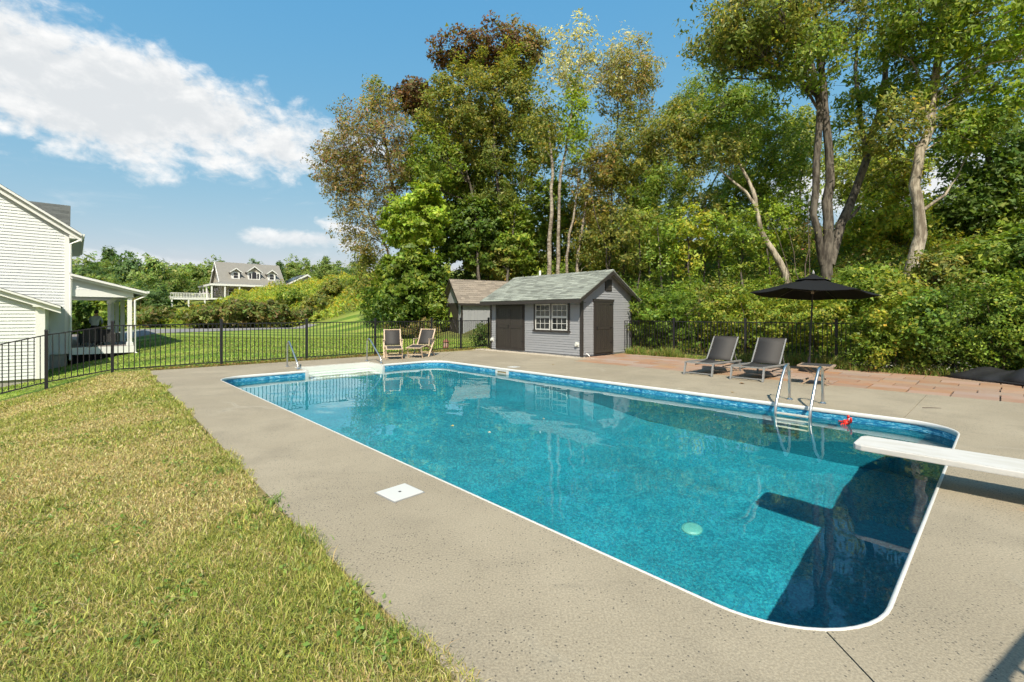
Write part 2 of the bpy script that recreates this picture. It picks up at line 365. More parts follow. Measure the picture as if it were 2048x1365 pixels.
def mat_bark(name, c1, c2, scale=9.0, marks=None):
    m = bpy.data.materials.new(name); m.use_nodes = True; nt = m.node_tree; b = nt.nodes['Principled BSDF']
    pos = S(nt, 'ShaderNodeNewGeometry').outputs['Position']
    v1 = S(nt, 'ShaderNodeVectorMath', {0: pos, 1: (1, 1, 0.22) if not marks else (1, 1, 3.5)}, operation='MULTIPLY').outputs[0]
    n = S(nt, 'ShaderNodeTexNoise', {'Vector': v1, 'Scale': scale, 'Detail': 7.0, 'Roughness': 0.65}).outputs[0]
    big = S(nt, 'ShaderNodeTexNoise', {'Vector': pos, 'Scale': 1.6, 'Detail': 4.0}).outputs[0]
    f = mth(nt, 'ADD', mth(nt, 'MULTIPLY', n, 0.7), mth(nt, 'MULTIPLY', big, 0.3))
    col = mixc(nt, smooth(nt, f, 0.40, 0.60), c1, c2)
    nt.links.new(col, b.inputs['Base Color']); b.inputs['Roughness'].default_value = 0.9; b.inputs['Specular IOR Level'].default_value = 0.2
    bp = S(nt, 'ShaderNodeBump', {'Height': n, 'Strength': 0.9, 'Distance': 0.03}); nt.links.new(bp.outputs[0], b.inputs['Normal']); return m

K = {}
K['concrete'] = mat_concrete(); K['liner'] = mat_liner(); K['band'] = mat_band(); K['water'] = mat_water()
K['ground'] = mat_ground(); K['leaf'] = mat_leaf(); K['grass'] = mat_leaf('grass_blades', 0.3, 0.55)
K['white_vinyl'] = mat('white_vinyl', (0.54, 0.54, 0.52), 0.35, noise=(3, 0.05))
K['coping'] = mat('coping_aluminium', (0.58, 0.58, 0.56), 0.3, noise=(2.5, 0.08), var=0.03)
K['step'] = mat('step_fibreglass', (0.56, 0.57, 0.53), 0.4, noise=(2, 0.1))
K['steel'] = mat('stainless_tube', (0.60, 0.59, 0.57), 0.28, metallic=1.0, noise=(6, 0.1))
K['fence'] = mat('black_fence_paint', (0.014, 0.014, 0.016), 0.42, noise=(5, 0.2), spec=0.4)
K['paver'] = mat('terracotta_paver', (0.31, 0.185, 0.12), 0.85, var=0.09, noise=(3.2, 0.2), bump=(45, 0.5, 0.006), base2=(0.28, 0.19, 0.13), hue=0.012)
K['siding_grey'] = mat('grey_siding', (0.258, 0.265, 0.28), 0.55, var=0.035, noise=(3, 0.06), stretch=(1, 1, 4))
K['trim_dark'] = mat('dark_brown_trim', (0.030, 0.025, 0.022), 0.5, noise=(7, 0.2))
K['door_dark'] = mat('dark_door_paint', (0.033, 0.028, 0.024), 0.5, var=0.06, noise=(9, 0.2), stretch=(3, 3, 0.4))
K['shingle_green'] = mat('grey_green_shingle', (0.205, 0.22, 0.19), 0.9, var=0.30, noise=(11, 0.28), bump=(160, 0.6, 0.004))
K['shingle_brown'] = mat('brown_shingle', (0.205, 0.175, 0.145), 0.9, var=0.2, noise=(11, 0.22), bump=(160, 0.6, 0.004))
K['shingle_dark'] = mat('charcoal_shingle', (0.075, 0.078, 0.07), 0.9, var=0.2, noise=(8, 0.25))
K['clapboard'] = mat('cream_clapboard', (0.585, 0.60, 0.60), 0.5, var=0.015)
K['trim_white'] = mat('white_trim', (0.66, 0.66, 0.645), 0.42)
K['foundation'] = mat('foundation_concrete', (0.30, 0.285, 0.25), 0.9, noise=(5, 0.2), bump=(40, 0.4))
K['glass'] = mat('window_glass', (0.012, 0.014, 0.016), 0.04, spec=0.7)
K['sling'] = mat('black_sling_mesh', (0.036, 0.033, 0.031), 0.75, noise=(120, 0.35))
K['alu'] = mat('grey_aluminium_frame', (0.215, 0.215, 0.21), 0.45, metallic=0.0, noise=(5, 0.08))
K['teak'] = mat('pale_weathered_wood', (0.45, 0.345, 0.245), 0.65, var=0.10, noise=(9, 0.22), stretch=(1, 1, 0.3))
K['old_wood'] = mat('old_brown_wood', (0.30, 0.215, 0.15), 0.75, var=0.12, noise=(9, 0.25), stretch=(1, 1, 0.3))
K['canvas'] = mat('black_canvas', (0.006, 0.006, 0.0065), 0.85, noise=(40, 0.3), spec=0.25)
K['board'] = mat('board_white_grit', (0.52, 0.51, 0.49), 0.7, base2=(0.44, 0.425, 0.39), stretch=(1, 0.25, 1), noise=(9, 0.12), bump=(220, 0.5, 0.002))
K['red_vinyl'] = mat('red_vinyl', (0.62, 0.025, 0.014), 0.35)
K['dark_eye'] = mat('dark_eye', (0.01, 0.01, 0.01), 0.3)
K['tarp'] = mat('black_ground_cloth', (0.016, 0.016, 0.018), 0.55, noise=(14, 0.35), bump=(60, 0.3, 0.01), spec=0.5)
K['gravel'] = mat('grey_gravel', (0.25, 0.22, 0.17), 0.95, noise=(45, 0.5), bump=(45, 1.0, 0.02), world_co=True)
K['asphalt'] = mat('pale_worn_asphalt', (0.20, 0.195, 0.19), 0.95, noise=(1.2, 0.15), bump=(30, 0.3), world_co=True)
K['bark'] = mat_bark('grey_bark', (0.045, 0.038, 0.031), (0.15, 0.132, 0.108))
K['bark_light'] = mat_bark('pale_flaking_bark', (0.14, 0.115, 0.085), (0.42, 0.37, 0.29), 7)
K['birch'] = mat_bark('birch_bark', (0.12, 0.095, 0.07), (0.36, 0.315, 0.255), 5, marks=True)
K['twig'] = mat('twig_bark', (0.10, 0.075, 0.055), 0.9)
K['grey_board'] = mat('taupe_board', (0.38, 0.345, 0.295), 0.6, noise=(1, 0.08))
K['roof_taupe'] = mat('taupe_roof', (0.20, 0.19, 0.17), 0.9, noise=(1.4, 0.16))
K['solar'] = mat('solar_panel', (0.012, 0.018, 0.045), 0.15, var=0.2, spec=0.7)
K['skin'] = mat('skin', (0.42, 0.25, 0.18), 0.6)
K['shirt'] = mat('pale_blue_shirt', (0.42, 0.47, 0.54), 0.8, noise=(12, 0.15))
K['trousers'] = mat('dark_trousers', (0.012, 0.012, 0.016), 0.85)
K['hair'] = mat('dark_hair', (0.012, 0.010, 0.009), 0.6)
K['wicker'] = mat('black_wicker', (0.013, 0.013, 0.014), 0.6, noise=(60, 0.4))
K['porch_floor'] = mat('grey_porch_boards', (0.20, 0.175, 0.16), 0.7, var=0.12, noise=(5, 0.15))
K['pvc'] = mat('white_pipe', (0.72, 0.72, 0.70), 0.4)
K['lamp_red'] = mat('rusty_red_metal', (0.20, 0.075, 0.05), 0.6, noise=(20, 0.25))
K['drain'] = mat('drain_cover_plastic', (0.10, 0.36, 0.33), 0.5)
K['gold'] = mat('yellow_petal', (0.55, 0.40, 0.03), 0.6)
# ------------------------------------------------------------------ ground
def axis(lo, hi, step, far, grow=1.22):
    a = list(np.arange(lo, hi + 1e-6, step)); s = step; p = hi; right = []
    while p < far: s *= grow; p += s; right.append(p)
    s = step; p = lo; left = []
    while p > -far: s *= grow; p -= s; left.append(p)
    return np.array(left[::-1] + a + right)
def build_ground():
    xs = axis(-30, 26, 0.3, 1600); ys = axis(-6, 48, 0.3, 1600)
    X, Y = np.meshgrid(xs, ys, indexing='ij'); Z = ground(X, Y)
    rx, ry = X - D0.x, Y - D0.y; u = rx * UY.x + ry * UY.y; v = rx * VX.x + ry * VX.y
    deck = (u > -5.6) & (u < 14.6) & (v > -0.95) & (v < 12.3); Z = np.where(deck, -0.2, Z)
    pit = (u > -1.1) & (u < 13.85) & (v > -0.7) & (v < 6.9); Z = np.where(pit, -3.4, Z)
    nx, ny = X.shape; V = np.stack([X, Y, Z], -1).reshape(-1, 3)
    i, j = np.meshgrid(np.arange(nx - 1), np.arange(ny - 1), indexing='ij'); a = (i * ny + j).ravel()
    F = np.stack([a, a + ny, a + ny + 1, a + 1], -1)
    me = bpy.data.meshes.new('ground'); me.vertices.add(len(V)); me.vertices.foreach_set('co', V.ravel())
    me.loops.add(F.size); me.loops.foreach_set('vertex_index', F.ravel().astype(np.int32))
    me.polygons.add(len(F)); me.polygons.foreach_set('loop_start', np.arange(0, F.size, 4, dtype=np.int32))
    me.polygons.foreach_set('use_smooth', np.ones(len(F), dtype=bool)); me.update(); me.validate()
    me.materials.append(K['ground']); o = obj('ground', me); tag(o, kind='structure')
build_ground()

# ------------------------------------------------------------------ pool outline (v, u), with the step bay
BAY0, BAY1, BAYU = 2.1, 4.2, 13.1
def outline(inset=0.0, r=0.62, bay=True, n=10):
    a, b, c, d = inset, PW - inset, inset, PL - inset; r = r - inset * 0.6; pts = []
    def arc(cx, cy, t0):
        for k in range(n + 1):
            t = math.radians(t0 + 90 * k / n); pts.append((cx + r * math.cos(t), cy + r * math.sin(t)))
    arc(a + r, c + r, 180); arc(b - r, c + r, 270); arc(b - r, d - r, 0)
    if bay: pts.extend([(BAY1 - inset, d), (BAY1 - inset, BAYU - inset), (BAY0 + inset, BAYU - inset), (BAY0 + inset, d)])
    arc(a + r, d - r, 90)
    return pts
def tess(loops, z):
    vs = [[Vector((p[0], p[1], 0)) for p in l] for l in loops]; flat = [(p.x, p.y, z) for l in vs for p in l]
    return flat, [tuple(t) for t in geometry.tessellate_polygon(vs)]

deck = empty('pool_deck', D0, TH, kind='structure')
def build_deck():
    hole = outline(-0.006)
    outer = [(-1.25, -6), (9.1, -6), (9.1, 9.0), (9.85, 9.0), (9.85, 14.55), (6.2, 14.85), (2.0, 14.9), (-0.98, 14.95), (-1.12, 8.0), (-1.25, 3.0)]
    outer = outer[::-1]
    vs, fs = tess([outer, hole], 0.0); g = 0.004
    # cutting lines (a, b, c): keep a*v + b*u + c > 0
    q = 2 ** -0.5
    slabs = [[(q, -q, -g), (0, -1, 0.6 - g)],                                    # beside the diving board
             [(-q, q, -g), (-1, 0, 3.0), (-q, -q, q * PL - g)],                  # along the lawn
             [(0, 1, -0.6 - g), (1, 0, -3.0), (q, -q, q * (PL - PW) - g), (0, -1, 6.4 - g)],
             [(0, 1, -6.4 - g), (1, 0, -3.0), (q, -q, q * (PL - PW) - g)],
             [(q, q, -q * PL - g), (-q, q, -q * (PL - PW) - g)]]
    for cuts in slabs:
        bm = bmesh.new(); bv = [bm.verts.new(p) for p in vs]
        for f in fs:
            try: bm.faces.new([bv[i] for i in f])
            except ValueError: pass
        for a, b, c in cuts:
            no = Vector((a, b, 0)); co = no * (-c / no.length_squared)
            bmesh.ops.bisect_plane(bm, geom=bm.verts[:] + bm.edges[:] + bm.faces[:], plane_co=co, plane_no=no, clear_inner=True)
        bmesh.ops.recalc_face_normals(bm, faces=bm.faces)
        for f in bm.faces:
            if f.normal.z < 0: f.normal_flip()
        top = bm.faces[:]
        ret = bmesh.ops.extrude_face_region(bm, geom=top)
        for e in ret['geom']:
            if isinstance(e, bmesh.types.BMVert): e.co.z -= 0.12
        for f in bm.faces:
            f.smooth = False
        bmesh.ops.recalc_face_normals(bm, faces=bm.faces)
        me = bpy.data.meshes.new('concrete_slab'); bm.to_mesh(me); bm.free(); me.materials.append(K['concrete'])
        obj('concrete_slab', me, deck)
build_deck()

# ------------------------------------------------------------------ paved terrace of stamped terracotta slabs
patio = empty('terrace', D0, TH, kind='structure')
def build_pavers():
    MB().box(9.105, 12.75, -5.9, 9.55, -0.14, -0.03).build('mortar_bed', mat('mortar', (0.075, 0.06, 0.05), 0.95), patio)
    rnd = random.Random(4); v = 9.11; row = 0
    widths = [0.46, 0.46, 0.46, 0.46, 0.46, 0.46, 0.46, 0.40]
    for r, w in enumerate(widths):
        cuts = [-5.9 + 0.62 * k + (0.31 if r in (2, 5) else 0.0) for k in range(26)]
        if r in (3, 6): cuts = [c for k, c in enumerate(cuts) if k % 3 != 1]
        cuts = [c + rnd.uniform(-0.012, 0.012) for c in cuts if c < 9.3] + [9.55]
        if cuts[0] > -5.85: cuts = [-5.9] + cuts
        for u, e in zip(cuts[:-1], cuts[1:]):
            t = rnd.uniform(-0.006, 0.0); g = 0.008
            MB().box(v + g, v + w - g, u + 0.012, e - 0.012, -0.05, t).build('paver', K['paver'], patio, bevel=0.006)
        v += w
build_pavers()

# gravel strip by the shed
def build_gravel():
    rnd = random.Random(8)
    o = MB(); 
    o.prism([(9.86, 9.02), (10.42, 9.02), (10.42, 15.1), (9.86, 15.1)], 'z', -0.1, -0.012)
    b = o.build('gravel', K['gravel']); b.location = D0; b.rotation_euler = (0, 0, TH); tag(b, kind='structure')
    mb = MB()
    for _ in range(2600):
        x = rnd.uniform(9.80, 10.44); y = rnd.uniform(8.9, 15.1); r = rnd.uniform(0.008, 0.022)
        a = rnd.uniform(0, 6.28); c, s = math.cos(a) * r, math.sin(a) * r
        mb.add([(x - c, y - s, -0.012), (x + s, y - c, -0.012), (x + c, y + s, -0.012), (x - s, y + c, -0.012), (x, y, -0.012 + r * 1.1)], [(0, 1, 4), (1, 2, 4), (2, 3, 4), (3, 0, 4)])
    p = mb.build('gravel_stones', mat('pebble', (0.36, 0.32, 0.26), 0.9, noise=(60, 0.5), world_co=True)); p.location = D0; p.rotation_euler = (0, 0, TH)
    tag(p, 'loose grey gravel along the foot of the shed', 'gravel', kind='stuff')
build_gravel()

# ------------------------------------------------------------------ swimming pool
pool = empty('swimming_pool', D0, TH, 'rectangular in-ground swimming pool with blue liner and white coping', 'pool')
def floor_z(u):
    return float(np.interp(u, [0, 4.6, 7.8, PL, 14], [-2.52, -2.52, -1.25, -1.12, -1.12]))
def build_pool():
    pts = outline(0.0, bay=False, n=10); n = len(pts)
    # subdivide long sides so the wall can follow the sloping floor
    dense = []
    for i in range(n):
        a = Vector(pts[i]); b = Vector(pts[(i + 1) % n]); k = max(1, int((b - a).length / 0.5))
        dense += [tuple(a.lerp(b, t / k)) for t in range(k)]
    ins = [Vector(p) for p in dense]; m = len(ins)
    # underwater, the sunward walls are set back so refracted sun reaches the floor
    back = lambda y: -0.55 * (1 - min(max(y / 0.62, 0), 1))
    def ring(zf, b): return [(p.x + (0.55 * back(p.x) if b else 0), p.y + (back(p.y) if b else 0), zf(p)) for p in ins]
    def wall(name, zt, zb, matl, skip_bay, b=False):
        mb = MB(); A = ring(zt, b); B = ring(zb, b)
        for i in range(m):
            j = (i + 1) % m
            if skip_bay and A[i][1] > PL - 0.05 and A[j][1] > PL - 0.05 and min(A[i][0], A[j][0]) > BAY0 - 0.7 and max(A[i][0], A[j][0]) < BAY1 + 0.7:
                lo, hi = min(A[i][0], A[j][0]), max(A[i][0], A[j][0])
                if hi <= BAY0 or lo >= BAY1: pass
                else:
                    for (s0, s1) in ((lo, min(hi, BAY0)), (max(lo, BAY1), hi)):
                        if s1 - s0 > 0.01:
                            p = A[i][1]; mb.add([(s0, p, A[i][2]), (s1, p, A[i][2]), (s1, p, B[i][2]), (s0, p, B[i][2])], [(0, 1, 2, 3)])
                    continue
            mb.add([A[i], A[j], B[j], B[i]], [(0, 1, 2, 3)])
        o = mb.build(name, matl, pool); o.cycles.is_caustics_receiver = True; return o
    wall('waterline_band', lambda p: -0.04, lambda p: -0.143 if p.y < 0.6 or p.x < 0.6 else -0.21, K['band'], True)
    wall('liner_wall', lambda p: -0.125 if p.y < 0.6 or p.x < 0.6 else -0.21, lambda p: floor_z(p.y), K['liner'], True, True)
    # floor: strips along the length, rounded outline approximated by clipping
    us = [-0.55, 0, 0.1, 0.25, 0.45, 0.62, 1, 2, 3, 4, 4.6, 5, 5.6, 6.2, 6.8, 7.4, 7.8, 8.5, 9.5, 10.5, 11.58, 11.8, 12.0, 12.12, PL]
    r = 0.62
    def half(u):
        d = min(max(0, r - u if u < 0.1 and False else 0, r - (PL - u)), r); return r - math.sqrt(max(r * r - d * d, 0)) if d > 0 else 0
    mb = MB()
    for a, b in zip(us[:-1], us[1:]):
        ia, ib = half(a), half(b)
        mb.add([(ia - 0.3, a, floor_z(a)), (PW - ia, a, floor_z(a)), (PW - ib, b, floor_z(b)), (ib - 0.3, b, floor_z(b))], [(0, 1, 2, 3)])
    o = mb.build('liner_floor', K['liner'], pool); o.cycles.is_caustics_receiver = True
    d = MB().lathe([(0.12, 0.0), (0.12, 0.02), (0.09, 0.04), (0.02, 0.045)], 20).build('drain_cover', K['drain'], pool, loc=(3.05, 2.2, -2.52)); d.cycles.is_caustics_receiver = True
    # moulded step unit in the bay
    st = MB(); w = 0.05
    st.box(BAY0 - w, BAY0, PL + 0.0, BAYU, -1.14, -0.006); st.box(BAY1, BAY1 + w, PL + 0.0, BAYU, -1.14, -0.006)
    st.box(BAY0 - w, BAY1 + w, BAYU, BAYU + w, -1.14, -0.006)
    s = st.build('step_surround', K['step'], pool, bevel=0.01); s.cycles.is_caustics_receiver = True
    for k, (u0, zt) in enumerate(((BAYU - 0.34, -0.36), (BAYU - 0.64, -0.60), (BAYU - 0.94, -0.86))):
        t = MB().box(BAY0 + 0.002, BAY1 - 0.002, u0, BAYU - 0.002 - 0.001 * k, -1.115, zt).build('step_tread', K['step'], pool, bevel=0.02); t.cycles.is_caustics_receiver = True
    for x0, x1 in ((BAY0 - 0.08, BAY0 - 0.001), (BAY1 + 0.001, BAY1 + 0.08)):
        t = MB().box(x0, x1, PL - 0.03, PL + 0.03, -1.1, -0.006).build('step_flange', K['white_vinyl'], pool, bevel=0.004); t.cycles.is_caustics_receiver = True
        for zz in (-0.05, -0.085, -0.12):
            MB().box(x0 + 0.01, x1 - 0.01, PL - 0.036, PL - 0.0301, zz - 0.004, zz + 0.004).build('flange_rib', K['step'], pool)
    # coping: a thin lip on the deck with a rounded face towards the water, in sections
    ring0 = outline(0.0, bay=False, n=12)
    segs = []
    nn = 13
    corners = [ring0[i * nn:(i + 1) * nn] for i in range(4)]
    segs += corners
    for i in range(4):
        a = Vector(corners[i][-1]); b = Vector(corners[(i + 1) % 4][0])
        if i == 2:      # the short end with the step bay
            segs += [[tuple(a), (BAY1 + 0.05, PL)], [(BAY0 - 0.05, PL), tuple(b)]]; continue
        k = max(2, round((b - a).length / 2.4))
        for t in range(k): segs.append([tuple(a.lerp(b, t / k)), tuple(a.lerp(b, (t + 1) / k))])
    segs += [[(BAY1 + 0.03, PL + 0.03), (BAY1 + 0.03, BAYU + 0.03)], [(BAY1 + 0.03, BAYU + 0.03), (BAY0 - 0.03, BAYU + 0.03)], [(BAY0 - 0.03, BAYU + 0.03), (BAY0 - 0.03, PL + 0.03)]]
    prof = [(0.014, -0.004), (0.013, 0.004), (0.004, 0.006), (-0.006, 0.002), (-0.012, -0.010), (-0.013, -0.035), (-0.010, -0.052), (-0.004, -0.058), (0.0, -0.056)]
    for seg in segs:
        P = [Vector(p) for p in seg]
        if len(P) == 2:
            d = (P[1] - P[0]).normalized(); P[0] = P[0] + d * 0.002; P[1] = P[1] - d * 0.002
        mb = MB(); k = len(prof)
        for i, p in enumerate(P):
            d = (P[min(i + 1, len(P) - 1)] - P[max(i - 1, 0)]).normalized(); no = Vector((d.y, -d.x))   # outward on this winding
            for o_, z in prof: mb.v.append((p.x + no.x * o_, p.y + no.y * o_, z))
        for i in range(len(P) - 1):
            for j in range(k - 1): mb.f.append((i * k + j, i * k + j + 1, (i + 1) * k + j + 1, (i + 1) * k + j))
        mb.f.append(tuple(range(k))); mb.f.append(tuple((len(P) - 1) * k + j for j in reversed(range(k))))
        mb.build('coping_section', K['coping'], pool, smooth=True)
    # skimmer mouth and a return fitting on the far wall
    sk = MB(); u0 = 9.06; x = PW
    for (y0, y1, z0, z1) in ((u0 - 0.26, u0 + 0.26, -0.062, -0.082), (u0 - 0.26, u0 + 0.26, -0.18, -0.22), (u0 - 0.26, u0 - 0.18, -0.18, -0.082), (u0 + 0.18, u0 + 0.26, -0.18, -0.082)):
        sk.box(x - 0.028, x - 0.001, y0, y1, min(z0, z1), max(z0, z1))
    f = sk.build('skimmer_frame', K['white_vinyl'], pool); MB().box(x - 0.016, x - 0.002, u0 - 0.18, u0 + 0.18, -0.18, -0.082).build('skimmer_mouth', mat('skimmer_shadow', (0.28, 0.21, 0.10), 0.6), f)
    MB().box(x - 0.02, x - 0.0165, u0 - 0.16, u0 + 0.16, -0.145, -0.13).build('weir_flap', K['white_vinyl'], f)
build_pool()

def build_water():
    # gentle ripples, real geometry so that light bends through them
    pts = outline(0.0, bay=True, n=10); n = 0
    step = 0.04
    xs = np.arange(-0.62, PW + 0.08, step); ys = np.arange(-0.62, BAYU + 0.02, step)
    rng = np.random.default_rng(5)
    X, Y = np.meshgrid(xs, ys, indexing='ij'); Z = np.zeros_like(X)
    for k in range(46):
        lam = math.exp(rng.uniform(math.log(0.16), math.log(1.5))); th = rng.uniform(0, 2 * math.pi) if k % 2 else rng.normal(0.7, 0.55); ph = rng.uniform(0, 6.28)
        Z += 0.00021 * lam ** 1.35 * np.sin(2 * math.pi / lam * (X * math.cos(th) + Y * math.sin(th)) + ph)
    # unseen extra sheet under the slabs, added so sunlight refracts down beside the walls
    V = np.stack([X, Y, Z + WATER], -1).reshape(-1, 3); nx, ny = X.shape
    i, j = np.meshgrid(np.arange(nx - 1), np.arange(ny - 1), indexing='ij'); a = (i * ny + j).ravel(); F = np.stack([a, a + ny, a + ny + 1, a + 1], -1)
    me = bpy.data.meshes.new('water'); me.from_pydata(V.tolist(), [], F.tolist())
    me.polygons.foreach_set('use_smooth', np.ones(len(F), dtype=bool)); me.update(); me.materials.append(K['water'])
    o = obj('water', me); o.location = D0; o.rotation_euler = (0, 0, TH); tag(o, kind='structure'); o.cycles.is_caustics_caster = True
build_water()

# ------------------------------------------------------------------ driveway
def ribbon(name, pts, mat_, lift=0.03):
    mb = MB(); m = len(pts); L = []
    dense = []
    for i in range(m - 1):
        for t in np.linspace(0, 1, 12, endpoint=False):
            a, b = pts[i], pts[i + 1]; dense.append(tuple(a[k] * (1 - t) + b[k] * t for k in range(3)))
    dense.append(pts[-1]); k = 7
    for i, (x, y, w) in enumerate(dense):
        x0, y0, _ = dense[max(i - 1, 0)]; x1, y1, _ = dense[min(i + 1, len(dense) - 1)]
        d = Vector((x1 - x0, y1 - y0)).normalized(); no = Vector((-d.y, d.x))
        for j in range(k):
            t = (j / (k - 1) - 0.5) * w; px, py = x + no.x * t, y + no.y * t; mb.v.append((px, py, gz(px, py) + lift))
    for i in range(len(dense) - 1):
        for j in range(k - 1): mb.f.append((i * k + j, i * k + j + 1, (i + 1) * k + j + 1, (i + 1) * k + j))
    return tag(mb.build(name, mat_, smooth=True), kind='structure')
ribbon('driveway', [(-19.5, 45.5, 2.5), (-22.5, 43.0, 4.5), (-26, 40.0, 7.0), (-30, 37.0, 10.0), (-37, 34.5, 12.0), (-52, 33, 13.0)], K['asphalt'])
# ------------------------------------------------------------------ roofs, sheds, houses
def shingle_roof(parent, name, x_eave, z_eave, x_ridge, z_ridge, y0, y1, mt, exposure=0.15, wid=0.32, seed=1, swap=False):
    """a slab of roof from eave to ridge with courses of single shingles on it"""
    def P(s, y, h):      # s along slope 0..1, h above the plane
        dx, dz = x_ridge - x_eave, z_ridge - z_eave; L = math.hypot(dx, dz); nx, nz = -dz / L, dx / L
        if nz < 0: nx, nz = -nx, -nz
        p = (x_eave + dx * s + nx * h, y, z_eave + dz * s + nz * h)
        return (p[1], p[0], p[2]) if swap else p
    L = math.hypot(x_ridge - x_eave, z_ridge - z_eave)
    slab = MB().hexa([P(0, y0, 0), P(1, y0, 0), P(1, y1, 0), P(0, y1, 0), P(0, y0, 0.04), P(1, y0, 0.04), P(1, y1, 0.04), P(0, y1, 0.04)]).build(name, mt, parent)
    rnd = random.Random(seed); rows = int(L / exposure); n = 0
    for r in range(rows + 1):
        s0 = max(r * exposure / L - 0.006, -0.006); s1 = min((r * exposure + exposure * 1.12) / L, 1.0)
        if s1 - s0 < 0.01: continue
        y = y0 - (r % 2) * wid * 0.5 - rnd.uniform(0, 0.1)
        while y < y1:
            w = wid * rnd.choice([0.6, 0.8, 1.0, 1.25]); a, b = max(y, y0 - 0.01), min(y + w - 0.004, y1 + 0.01); y += w
            if b - a < 0.04: continue
            t = 0.014 if rnd.random() < 0.45 else 0.008
            MB().hexa([P(s0, a, 0.041), P(s1, a, 0.041), P(s1, b, 0.041), P(s0, b, 0.041), P(s0, a, 0.045 + t), P(s1, a, 0.043), P(s1, b, 0.043), P(s0, b, 0.045 + t)]).build('shingle', mt, slab); n += 1
    return slab
def lap(mb, a, b, z0, z1, no, t0=0.022, t1=0.006):
    """one clapboard between points a and b (xy), thicker at the bottom, facing no"""
    A, B, n = Vector((*a, 0)), Vector((*b, 0)), Vector((*no, 0))
    up0, up1 = Vector((0, 0, z0)), Vector((0, 0, z1))
    return mb.hexa([A + up0, B + up0, B + up0 + n * t0, A + up0 + n * t0, A + up1, B + up1, B + up1 + n * t1, A + up1 + n * t1])

